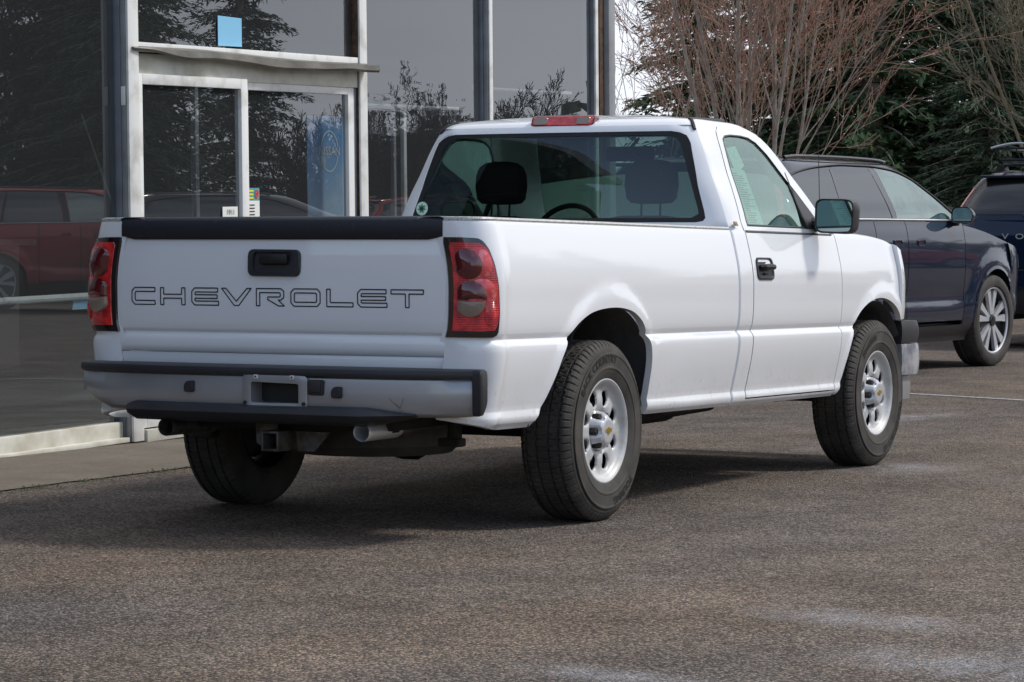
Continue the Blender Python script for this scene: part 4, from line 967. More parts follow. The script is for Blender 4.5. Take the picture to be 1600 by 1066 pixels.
# ------------------------------------------------ cabin
cb = empty('cabin'); cb.parent = truck
for x in (-.40, .42):
    q = MB(); prf = []
    for (zz, hw, y, th) in ((1.0, .25, 1.62, .10), (1.15, .25, 1.60, .10), (1.26, .24, 1.575, .09), (1.32, .20, 1.565, .07), (1.335, .12, 1.56, .04)):
        prf.append([(x+hw*math.copysign(abs(math.cos(t))**.5, math.cos(t)), y+th*math.copysign(abs(math.sin(t))**.6, math.sin(t)), zz) for t in [2*PI*k/24 for k in range(24)]])
    q.grid(prf, True); q.add(prf[-1], [tuple(range(24))]); q.build('seat_back', M['fabric'], cb, post=rake)
    q = MB(); rows = []
    for (dz, hw, th) in ((-.105, .07, .03), (-.10, .105, .045), (-.08, .127, .056), (-.02, .137, .06), (.04, .133, .06), (.08, .115, .052), (.10, .085, .04), (.108, .04, .02)):
        rows.append([(x+hw*math.copysign(abs(math.cos(t))**.62, math.cos(t)), 1.645+th*math.copysign(abs(math.sin(t))**.7, math.sin(t)), 1.50+dz) for t in [2*PI*k/28 for k in range(28)]])
    q.grid(rows, True); q.add(rows[-1], [tuple(range(28))]); q.add(rows[0], [tuple(range(28))]); q.build('headrest', M['fabric'], cb, post=rake)
    for s in (-.05, .05): q = MB(); q.tube([(x+s, 1.63, 1.30), (x+s, 1.64, 1.42)], .006, 6); q.build('headrest_post', M['steel_dirty'], cb, post=rake)
q = MB(); q.box((0, 2.80, 1.16), (1.66, .55, .20), .05); q.box((-.38, 2.62, 1.24), (.42, .2, .10), .04); q.build('dashboard', M['interior'], cb, post=rake)
q = MB(); cst = Vector((-.38, 2.33, 1.24)); ax1 = Vector((1, 0, 0)); ax2 = Vector((0, .42, .90)).normalized()
ring = [cst+(ax1*math.cos(2*PI*k/40)+ax2*math.sin(2*PI*k/40))*.185 for k in range(41)]
q.tube(ring, .014, 8, caps=False); q.tube([cst-ax1*.17, cst, cst+ax1*.17], [.014, .03, .014], 6); q.tube([cst, cst+Vector((0, .3, -.15))], .03, 8)
q.build('steering_wheel', M['interior'], cb, post=rake)
q = MB(); q.box((.02, 2.26, 1.665), (.27, .03, .075), .02); q.tube([(.02, 2.27, 1.70), (.02, 2.36, 1.745)], .008, 6); q.build('rear_view_mirror', M['interior'], cb, post=rake)
q = MB(); q.box((0, 1.95, 1.758), (1.20, .70, .012)); q.build('headliner', M['wall_in'], cb, post=rake)
q = MB()
q.box((0, 1.52, 1.22), (1.6, .05, .16))
q.build('cabin_back_panel', M['interior'], cb, post=rake)
# papers in the side window, emblem sticker, rear badge, antenna
q = MB(); q.add([Sg(1.70, 1.29, 1, -.010), Sg(1.885, 1.29, 1, -.010), Sg(1.90, 1.56, 1, -.010), Sg(1.735, 1.57, 1, -.010)], [(0, 1, 2, 3)])
q.add([Sg(1.775, 1.53, 1, -.009), Sg(1.92, 1.585, 1, -.009), Sg(1.90, 1.68, 1, -.009), Sg(1.77, 1.665, 1, -.009)], [(0, 1, 2, 3)])
tag(q.build('window_notice', M['paper_green'], truck, post=rake, smooth=0), label='pale green paper notice behind the door glass')
q = MB()
random.seed(3)
for k in range(22):
    z = 1.305+.0112*k; y0 = 1.715+.0008*k; y1 = y0+random.uniform(.05, .15)
    q.add([Sg(y0, z, 1, -.0085), Sg(y1, z, 1, -.0085), Sg(y1, z+.0028, 1, -.0085), Sg(y0, z+.0028, 1, -.0085)], [(0, 1, 2, 3)])
q.build('printed_lines', M['ink'], truck, post=rake, smooth=0).parent = truck
st = MB(); cx, cz = -.735, 1.372
st.add([Rr(cx+.034*math.cos(t), cz+.034*math.sin(t), 1, .001) for t in [2*PI*k/28 for k in range(28)]], [tuple(range(28))[::-1]]); so_ = st.build('round_sticker', M['paper_green'], truck, post=rake, smooth=0)
st = MB()
P = []
for k in range(14): r = .026 if k % 2 == 0 else .015; t = 2*PI*k/14+PI/2; P.append(Rr(cx+r*math.cos(t), cz+r*math.sin(t), 1, .002))
st.add(P, [tuple(range(14))[::-1]]); st.build('star_emblem', mat('green_print', (.10, .22, .12), .6), so_, post=rake, smooth=0)
st = MB(); st.add([Rr(cx+.009*math.cos(t), cz+.009*math.sin(t), 1, .003) for t in [2*PI*k/14 for k in range(14)]], [tuple(range(14))[::-1]]); st.build('emblem_centre', M['ink'], so_, post=rake, smooth=0)
q = MB(); q.box((BODY.p('s', 1.50, 1.262)[0]-.012, 1.50, 1.295), (.006, .036, .022), .002, rot=(0, -.5, 0)); q.build('pillar_badge', mat('brown_badge', (.22, .13, .05), .4), truck, post=rake)
q = MB(); q.tube([(.80, 2.92, 1.27), (.80, 2.90, 1.42), (.80, 2.86, 1.98)], [.004, .0022, .0012], 6); q.lathe([(0, .02), (.02, .012), (.05, .006)], 12, 'z', (.80, 2.92, 1.262)); q.build('antenna', M['black'], truck)
# ------------------------------------------------ wheels
TR = .386
def wheel_proto(words, r0=TR, wid=.245, rimr=.2165):
    root = empty('wheel'); root.parent = truck
    q = MB()
    hw = wid/2   # local +x is the outer face
    prof = [(-hw*.80, rimr-.002), (-hw*.97, rimr+.03), (-hw*1.03, rimr+.08), (-hw*.98, r0-.055), (-hw*.90, r0-.022), (-hw*.80, r0-.008)]
    gx = [-.075, -.028, .028, .075]
    xs = sorted([-hw*.72]+[g_+d for g_ in gx for d in (-.006, -.005, .005, .006)]+[hw*.72, 0, -.05, .05])
    for x in xs:
        inside = any(abs(x-g_) < .0055 for g_ in gx); prof.append((x, r0-.009 if inside else r0-.0015*(x/hw)**2))
    prof += [(hw*.80, r0-.006), (hw*.90, r0-.020), (hw*.955, r0-.036), (hw*.965, r0-.0365), (hw*.975, r0-.040), (hw*1.01, r0-.065), (hw*1.03, rimr+.118), (hw*1.045, rimr+.115), (hw*1.045, rimr+.109), (hw*1.03, rimr+.106), (hw*1.032, rimr+.06), (hw*1.045, rimr+.056), (hw*1.045, rimr+.050), (hw*1.02, rimr+.046), (hw*.97, rimr+.022), (hw*.90, rimr+.005), (hw*.86, rimr-.004)]
    NS = 432
    def rad(a, k, r):
        x = prof[a][0]
        if r > r0-.026:
            if abs(x) > .085 and (k % 6 == 0): return r-.0075
            if abs(x) <= .085 and ((k+int(abs(x)*300)) % 9 == 0): return r-.006
        return r
    q.lathe(prof, NS, 'x', rad=rad); ty = q.build('tyre', M['tyre'], root, smooth=20)
    for txt, ang, rr, sz in words:
        tl_ = MB()
        tm = text_mb(txt, sz, bold=.0006)
        for i, (x, y, z) in enumerate(tm.v):
            a = ang-x/rr; r = rr+y
            hh_ = hw*1.033
            tm.v[i] = (hh_+.0025, r*math.cos(a), r*math.sin(a))
        tl_.add(tm.v, tm.f); tl_.build('tyre_lettering', M['tyre_letter'], ty, smooth=0)
    # rim: slotted disc
    q = MB(); NSL = 8; Ro = .192
    hgt = smooth_tab([(.0, .064), (.075, .064), (.09, .074), (.105, .082), (.125, .085), (.146, .083), (.165, .080), (.180, .081), (.192, .087)])
    def H(r): return hgt(r)
    for s in range(NSL):
        a0 = 2*PI*s/NSL+PI/8; da = PI/NSL; out = []
        n1 = 12
        for k in range(n1): out.append((.088, a0+lerp(-da, da, k/n1)))
        for k in range(n1): out.append((lerp(.088, Ro, k/n1), a0+da))
        for k in range(n1): out.append((Ro, a0+lerp(da, -da, k/n1)))
        for k in range(n1): out.append((lerp(Ro, .088, k/n1), a0-da))
        outc = [(r*math.cos(a), r*math.sin(a)) for r, a in out]; cr_, ca = .145, a0; C0 = (cr_*math.cos(ca), cr_*math.sin(ca))
        inn = []
        for (px, py) in outc:
            dx, dy = px-C0[0], py-C0[1]; lr = dx*math.cos(ca)+dy*math.sin(ca); lt_ = -dx*math.sin(ca)+dy*math.cos(ca)
            t = math.atan2(lt_, lr); rr_, rt_ = .034, .030
            if lr < 0: rt_ = .024
            qx = rr_*math.cos(t); qy = rt_*math.sin(t)
            inn.append((C0[0]+qx*math.cos(ca)-qy*math.sin(ca), C0[1]+qx*math.sin(ca)+qy*math.cos(ca)))
        rows = []
        for t, dd in ((0, 0), (.35, 0), (.70, -.0), (.88, -.002), (.96, -.005), (1.0, -.010)):
            rows.append([(H(min(Ro, math.hypot(lerp(a[0], b_[0], t), lerp(a[1], b_[1], t))))+dd, lerp(a[0], b_[0], t), lerp(a[1], b_[1], t)) for a, b_ in zip(outc, inn)])
        q.grid(rows, True, flip=True)
    q.lathe([(.078, .184), (.087, .1915), (.091, .196), (.096, .200), (.103, .205), (.108, .211), (.112, .219), (.111, .225), (.103, .2265), (.096, .2165)], 72, 'x')
    rm = weld(q.build('rim', M['rim'], root, smooth=40))
    q = MB(); q.lathe([(-.10, .226), (-.11, .2165), (-.09, .20), (.06, .190)], 72, 'x', flip=True); q.build('wheel_barrel', M['black'], root)  # barrel coloured black to give the slots their dark shade
    q = MB(); q.lathe([(.0, .02), (.0, .17), (-.03, .175)], 40, 'x'); q.box((0, .10, .08), (.04, .1, .08), .01); q.build('brake_disc', M['brake'], root)
    # hub cap with six lobes
    q = MB()
    def lob(a, k, r):
        t = 2*PI*k/96; c_ = .5+.5*math.cos(6*t)
        return r*(1-(.0, .0, .20, .24, .22, .0, 0, 0, 0)[a]*(c_**1.5)) if a < 9 else r
    q.lathe([(.052, .094), (.062, .092), (.072, .086), (.100, .078), (.116, .068), (.120, .058), (.124, .050), (.1245, .044), (.1235, .002)], 96, 'x', rad=lob)
    hc = q.build('hub_cap', M['rim_silver'], root, smooth=30)
    for k in range(6):
        t = 2*PI*k/6; q = MB(); q.lathe([(.05, .017), (.10, .017), (.104, .013), (.104, .001)], 6, 'x', (0, .068*math.cos(t), .068*math.sin(t))); q.build('lug_nut', M['brake'], hc)
    q = MB(); bw = [(-.034, -.004), (-.026, .010), (-.008, .010), (-.008, .016), (.013, .016), (.011, .010), (.034, .010), (.026, -.006), (.009, -.006), (.008, -.014), (-.012, -.014), (-.010, -.005)]
    q.prism([(x, y) for x, y in bw], 'x', .124, .1265); q.build('cap_emblem', M['gold'], hc, smooth=0)
    return root
RW = [('BACK COUNTRY', math.radians(112), .306, .050), ('TOURING', math.radians(-62), .306, .046)]
w0 = wheel_proto(RW); w0.location = (.845, 0, TR)
FWd = [('Firestone', math.radians(112), .306, .056), ('TRANSFORCE HT', math.radians(-52), .306, .048)]
w1 = wheel_proto(FWd); w1.location = (.835, WB, TR); w1.rotation_euler = (math.radians(7), 0, math.radians(-1.5))
w2 = copy_tree(w0, truck); w2.location = (-.845, 0, TR); w2.rotation_euler = (math.radians(70), 0, PI)
w3 = copy_tree(w1, truck); w3.location = (-.835, WB, TR); w3.rotation_euler = (0, 0, PI)
#--SECTION3--
# ============================================================ SHOWROOM
bld = empty('showroom_building', (-3.55, 0, 0)); bld.rotation_euler = (.0186, 0, 0)
tag(bld, 'glass fronted showroom with white and gray window frames beside the pickup', 'building')
def bx(name, c, d, m, par=bld, bev=.004, rot=None):
    q = MB(); q.box(c, d, bev, rot); return q.build(name, M[m] if isinstance(m, str) else m, par)
def bspan(name, y0, y1, z0, z1, x0, x1, m, par=bld, bev=.003): return bx(name, ((x0+x1)/2, (y0+y1)/2, (z0+z1)/2), (x1-x0, y1-y0, z1-z0), m, par, bev)
TOP = 4.6
# interior
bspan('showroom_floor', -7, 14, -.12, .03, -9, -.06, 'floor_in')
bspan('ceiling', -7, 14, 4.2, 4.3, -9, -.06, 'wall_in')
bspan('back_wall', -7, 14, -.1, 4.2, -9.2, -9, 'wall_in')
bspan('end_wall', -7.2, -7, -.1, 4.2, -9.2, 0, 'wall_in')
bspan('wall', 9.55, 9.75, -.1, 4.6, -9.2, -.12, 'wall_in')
bspan('roof', -7.2, 9.9, 4.55, 4.8, -9.3, .35, 'frame_lgray')
bspan('door_post', 3.0, 3.06, .03, 2.0, -2.6, -2.54, 'frame_lgray')
# left bay: big pane, sill, inside rail
def pane(y0, y1, z0, z1, m='glass_show', x=0.0, par=bld):
    q = MB(); ny, nz = 12, 10
    rows = [[(x, lerp(y0, y1, i/ny), lerp(z0, z1, j/nz)) for j in range(nz+1)] for i in range(ny+1)]
    q.grid(rows); return q.build('glass_pane', M[m], par)
pane(-3.0, -.32, .085, TOP); pane(-.24, 2.855, .085, TOP)
bspan('mullion', -.32, -.24, .06, TOP, -.05, .06, 'frame_white')
s_ = bspan('window_sill', -3.0, 2.855, -.02, .078, -.06, .03, 'frame_cream', bev=.006); bspan('sill_drip', -3.0, 2.855, -.04, -.012, -.05, .075, 'frame_cream', s_)
bspan('header_beam', -3.0, 9.7, TOP-.06, TOP, -.06, .06, 'frame_lgray')
q = MB(); q.tube([(-.10, -3, .822), (-.10, 2.70, .818)], .022, 10); q.build('guard_rail', M['frame_white'], bld)
# post 0
p0 = bspan('frame_post', 2.86, 2.90, -.04, TOP, -.04, .040, 'frame_gray'); bspan('post_cover', 2.865, 2.92, -.04, TOP, .042, .075, 'frame_lgray', p0); bspan('white_edge', 2.868, 2.975, -.04, TOP, .077, .095, 'frame_white', p0)
q = MB(); q.box((.06, 2.86, 1.98), (.030, .004, .11), .002); q.build('door_contact', M['paper_white'], p0)
# transom over the door
tr = empty('transom'); tr.parent = bld
pane(2.90, 5.59, 2.30, TOP, par=tr)
bspan('transom_bar', 2.985, 5.59, 2.245, 2.30, -.04, .05, 'frame_white', tr)
# bent metal flashing above the door
q = MB(); random.seed(2); rows = []
for i in range(49):
    y = lerp(2.90, 5.68, i/48); u = i/48
    out = .045+.05*sstep(.0, .25, u)+.018*math.sin(u*9+1)+.030*sstep(.93, 1, u)+.010*math.sin(u*31)
    dz = .050*sstep(.04, .22, u)*(1-.35*sstep(.75, .9, u))+.008*math.sin(u*14)
    zt = 2.262+.012*math.sin(u*6)-.0*u
    rows.append([(.035, y, zt+.012), (.05+out*.4, y, zt+.008-.3*dz), (.05+out, y, zt-.25*dz), (.055+out, y, zt-.004-dz), (.045+out, y, zt-.018-dz)])
q.grid(rows); fl = q.build('bent_flashing', M['flashing'], tr, smooth=30)
# door set: header, two sliding leaves
dr = empty('sliding_door'); dr.parent = bld
bspan('door_header', 2.985, 5.59, 2.100, 2.235, -.05, .045, 'frame_cream', dr)
def leaf(y0, y1, x, nm):
    q = MB()
    z0, z1, t = .03, 2.115, .075
    for (a, b_, c_, d_) in ((y0, y0+.055, z0, z1), (y1-.075, y1, z0, z1), (y0+.055, y1-.075, z1-t*.85, z1), (y0+.055, y1-.075, z0, z0+.17)):
        q.box((x, (a+b_)/2, (c_+d_)/2), (.045, b_-a-.001, d_-c_-.001), .004)
    o = q.build('door_frame', M['frame_white'], dr); pane(y0+.055, y1-.075, z0+.17, z1-t*.85, x=x-.004, par=dr); return o
leaf(2.98, 4.18, .055, 'a'); leaf(4.20, 5.56, .010, 'b')
bspan('door_jamb', 5.565, 5.595, -.02, 2.10, -.05, .03, 'frame_gray', dr)
bspan('threshold', 2.985, 5.59, -.05, .022, -.08, .11, 'frame_cream', dr)
# post 1
p1 = bspan('frame_post', 5.60, 5.66, -.04, TOP, -.05, .045, 'rust'); bspan('white_edge', 5.595, 5.69, -.04, TOP, .047, .062, 'frame_white', p1)
# bay 3
pane(5.68, 7.41, -.0, TOP, 'glass_show_wavy'); bspan('window_sill', 5.63, 7.30, -.05, .06, -.06, .03, 'frame_cream')
q = MB(); q.tube([(-.12, 5.7, 1.995), (-.12, 7.25, 1.995)], .017, 8); q.build('inside_bar', M['frame_lgray'], bld)
bspan('inside_post', 6.38, 6.41, .0, 1.98, -.16, -.13, 'frame_lgray'); bspan('inside_post', 6.52, 6.56, .0, 1.98, -.16, -.13, 'frame_white'); bspan('bar_clip', 7.0, 7.25, 1.985, 2.01, -.10, -.085, 'frame_white')
# post 2
p2 = bspan('frame_post', 7.42, 7.46, -.04, TOP, -.06, .02, 'frame_gray'); bspan('post_cover', 7.43, 7.48, -.04, TOP, .022, .055, 'frame_lgray', p2); bspan('white_edge', 7.44, 7.49, -.04, TOP, .057, .068, 'frame_white', p2)
# bay 4
pane(7.48, 9.26, -.0, TOP); bspan('window_sill', 7.40, 9.12, -.05, .06, -.06, .03, 'frame_cream')
q = MB(); q.tube([(-.12, 7.5, 2.155), (-.12, 9.05, 2.155)], .014, 8); q.build('inside_bar', M['frame_lgray'], bld); bspan('bar_clip', 8.9, 9.1, 2.145, 2.168, -.10, -.085, 'frame_white')
# corner post cluster
p3 = bspan('corner_post', 9.27, 9.31, -.04, TOP, -.08, .02, 'frame_gray'); bspan('white_edge', 9.27, 9.32, -.04, TOP, .022, .04, 'frame_white', p3)
bspan('rusted_channel', 9.36, 9.44, -.04, TOP, -.05, .03, 'rust', p3); bspan('outer_cover', 9.45, 9.56, -.04, TOP, -.1, .07, 'frame_lgray', p3)
# things inside and on the glass
def facade(o): o.parent = None; o.location = bld.location; o.rotation_euler = bld.rotation_euler; return o
def P2(name, pts, m, lab=None, cat=None, par=None, th=.002):
    q = MB(); q.prism([(y, z) for x, y, z in pts], 'x', pts[0][0]-th, pts[0][0]); o = q.build(name, M[m], par, smooth=0)
    if par is None: facade(o); tag(o, lab, cat)
    return o
P2('blue_notice', [(.010, 3.955, 2.315), (.010, 4.225, 2.318), (.010, 4.225, 2.495), (.010, 3.955, 2.50)], 'paper_blue', 'blank pale blue sheet stuck on the pane above the door', 'notice')
bn = empty('banner_stand', (-3.55, .20, 0)); bn.rotation_euler = bld.rotation_euler; tag(bn, 'blue roll-up banner with white ring logo inside the right door leaf', 'banner')
bxp = -.20
q = MB(); q.prism([(5.14, .22), (5.66, .22), (5.66, 1.92), (5.14, 1.92)], 'x', bxp-.006, bxp); q.build('banner_sheet', M['banner'], bn, smooth=0)
def wall_text(txt, size, y, z, x, m, par, nm='lettering', bold=0):
    t = text_mb(txt, size, bold=bold); t.v = [(x, y+a, z+b_) for a, b_, c_ in t.v]; return t.build(nm, M[m], par, smooth=0)
wall_text('NISSAN', .082, 5.42, 1.685, bxp+.003, 'print_white', bn, bold=.0008)
q = MB()
for a0, a1 in ((.22, PI-.22), (PI+.22, 2*PI-.22)):
    pts = [(.112*math.cos(lerp(a0, a1, k/20)), .135*math.sin(lerp(a0, a1, k/20))) for k in range(21)]
    vs, fs = ribbon(pts, .011, False); q.add([(bxp+.003, 5.42+a, 1.685+b_) for a, b_ in vs], fs)
q.build('ring_logo', M['print_white'], bn, smooth=0)
for i, s_ in enumerate(('A NEW', 'YEAR IN', 'CONTINUING')): wall_text(s_, .045, 5.42, 1.17-.065*i, bxp+.003, 'ink', bn)
q = MB(); q.box((bxp, 5.40, .18), (.10, .56, .08), .01); q.build('banner_base', M['frame_lgray'], bn)
oc = MB(); oc.tube([(-.45, 6.24, .03), (-.45, 6.24, 1.72)], .035, 12); oc = facade(oc.build('orange_pole', M['orange'])); tag(oc, 'orange pole standing inside the glass beside the banner', 'pole')
q = MB(); q.tube([(-.30, 2.95, 1.88), (-.42, 3.5, 1.20), (-.52, 3.95, .55)], .007, 6); tag(facade(q.build('hanging_cord', M['frame_lgray'])), 'thin pale cord slanting down behind the left door leaf', 'cord')
bspan('inside_frame', 4.40, 4.44, .03, 2.1, -.50, -.46, 'frame_lgray')
ws = empty('window_sticker', (-3.55, 0, 0)); ws.rotation_euler = bld.rotation_euler; tag(ws, 'small white card with teal and yellow top on the door glass', 'sticker')
P2('card', [(.014, 4.255, 1.245), (.014, 4.40, 1.245), (.014, 4.40, 1.36), (.014, 4.255, 1.36)], 'paper_white', par=ws)
P2('card_header', [(.014, 4.255, 1.361), (.014, 4.40, 1.361), (.014, 4.40, 1.44), (.014, 4.255, 1.44)], 'teal', par=ws)
for i in range(3): P2('printed_line', [(.017, 4.27, 1.415-.022*i), (.017, 4.325, 1.415-.022*i), (.017, 4.325, 1.427-.022*i), (.017, 4.27, 1.427-.022*i)], 'yellow', par=ws)
for i in range(4): P2('printed_line', [(.017, 4.265, 1.33-.02*i), (.017, 4.34, 1.33-.02*i), (.017, 4.34, 1.336-.02*i), (.017, 4.265, 1.336-.02*i)], 'ink', par=ws)
q = MB(); q.add([(.0175, 4.365+.022*math.cos(t), 1.402+.028*math.sin(t)) for t in [2*PI*k/16 for k in range(16)]], [tuple(range(16))]); q.build('round_mark', M['lamp_bright'], ws, smooth=0)
hs = empty('hours_card', (-3.55, 0, 0)); hs.rotation_euler = bld.rotation_euler; tag(hs, 'small cream number card low on the left door leaf', 'sticker')
P2('card', [(.062, 3.90, 1.26), (.062, 4.07, 1.26), (.062, 4.07, 1.325), (.062, 3.90, 1.325)], 'paper_white', par=hs); wall_text('1911', .048, 3.985, 1.29, .066, 'ink', hs)
P2('teal_strip', [(.062, 3.86, 1.225), (.062, 4.09, 1.225), (.062, 4.09, 1.255), (.062, 3.86, 1.255)], 'teal', par=hs)
P2('notice_sheet', [(-.10, 2.55, .745), (-.10, 2.72, .745), (-.10, 2.72, .835), (-.10, 2.57, .835)], 'paper_blue', 'small pale blue sheet behind the glass at guard rail height', 'notice')
# display table and a chair inside the left bay
tb = empty('display_table', (-4.35, .75, .04)); tag(tb, 'dark metal table standing inside behind the left pane', 'table')
q = MB(); q.box((0, 0, .70), (.6, 1.5, .03), .006); q.build('tabletop', M['steel_dirty'], tb)
for x in (-.26, .26):
    for y in (-.7, .7): q = MB(); q.box((x, y, .34), (.03, .03, .68), .003); q.build('leg', M['steel_dirty'], tb)
q = MB(); q.box((0, 0, .22), (.55, 1.4, .02), .004); q.build('lower_shelf', M['steel_dirty'], tb)
tb2 = empty('wicker_tub', (-4.35, .62, .27)); tag(tb2, 'brown woven tub on the table shelf behind the left pane', 'tub')
q = MB(); q.lathe([(0, .001), (0, .22), (.25, .26), (.26, .27), (.25, .245), (.02, .2)], 24, 'z'); q.build('basket', mat('brown_wicker', (.16, .10, .06), .8, bump=(60, .5, .01)), tb2)
sv = empty('reception_desk', (-8.2, 6.5, .15)); tag(sv, 'low pale desk deep inside the showroom', 'desk')
q = MB(); q.box((0, 0, 1.02), (.8, 2.6, .05), .01); q.build('desk_top', M['frame_lgray'], sv)
q = MB(); q.box((0, 0, .5), (.6, 2.4, 1.0), .01); q.build('desk_front', M['wall_tan'], sv)

# ============================================================ SUVs
def suv_wheel(par, R_=.395):
    root = empty('wheel'); root.parent = par; hw = .125; rr = .285
    prof = [(-hw*.8, rr), (-hw*1.0, rr+.03), (-hw*.98, R_-.035), (-hw*.88, R_-.010), (-hw*.7, R_)]
    for x in (-.045, -.04, -.0, .04, .045): prof.append((x, R_-.008 if abs(x) in (.04,) else R_))
    prof += [(hw*.7, R_), (hw*.88, R_-.010), (hw*.98, R_-.035), (hw*1.02, rr+.04), (hw*.97, rr+.012), (hw*.85, rr)]
    def rad(a, k, r): return r-.006 if (r > R_-.014 and k % 3 == 0 and abs(prof[a][0]) > .05) else r
    q = MB(); q.lathe(prof, 168, 'x', rad=rad); q.build('tyre', M['tyre'], root, smooth=28)
    q = MB(); q.lathe([(.085, .02), (.075, .06), (.06, .14), (.05, .20), (.05, .262), (.10, .272), (.108, .284), (.10, .290)], 60, 'x'); q.lathe([(.05, .03), (.03, .2), (-.09, .28)], 40, 'x', flip=True); rm = q.build('rim', M['rim_black'], root)
    for s in range(5):
        for d in (-.20, .20):
            a = 2*PI*s/5+d; q = MB(); ca, sa = math.cos(a), math.sin(a); tw = .12 if d > 0 else -.12
            pts = [(.050, -.020), (.050, .016), (.16, .030), (.262, .048), (.268, .010), (.262, -.018), (.15, -.014)]
            if d < 0: pts = [(r, -t) for r, t in pts]
            tr_ = lambda r, t: (r*math.cos(2*PI*s/5+d*.9)-t*math.sin(2*PI*s/5+d*.9), r*math.sin(2*PI*s/5+d*.9)+t*math.cos(2*PI*s/5+d*.9))
            lo = [(.070+.045*(r/.27)**1.5*.0+.022, *tr_(r, t)) for r, t in pts]; l2 = [(x-.03, y, z) for x, y, z in lo]
            if d < 0: lo.reverse(); l2.reverse()
            q.add(lo, [tuple(range(len(lo)))]); q.grid([lo, l2], True, flip=True); q.build('spoke', M['rim_silver'], rm, smooth=30)
    q = MB(); q.lathe([(.09, .055), (.105, .048), (.11, .03), (.108, .001)], 24, 'x'); q.build('centre_cap', M['rim_black'], root)
    q = MB(); q.lathe([(.094, .268), (.104, .270), (.109, .278), (.108, .286), (.098, .292)], 60, 'x'); q.build('rim_lip', M['rim_silver'], root)
    return root
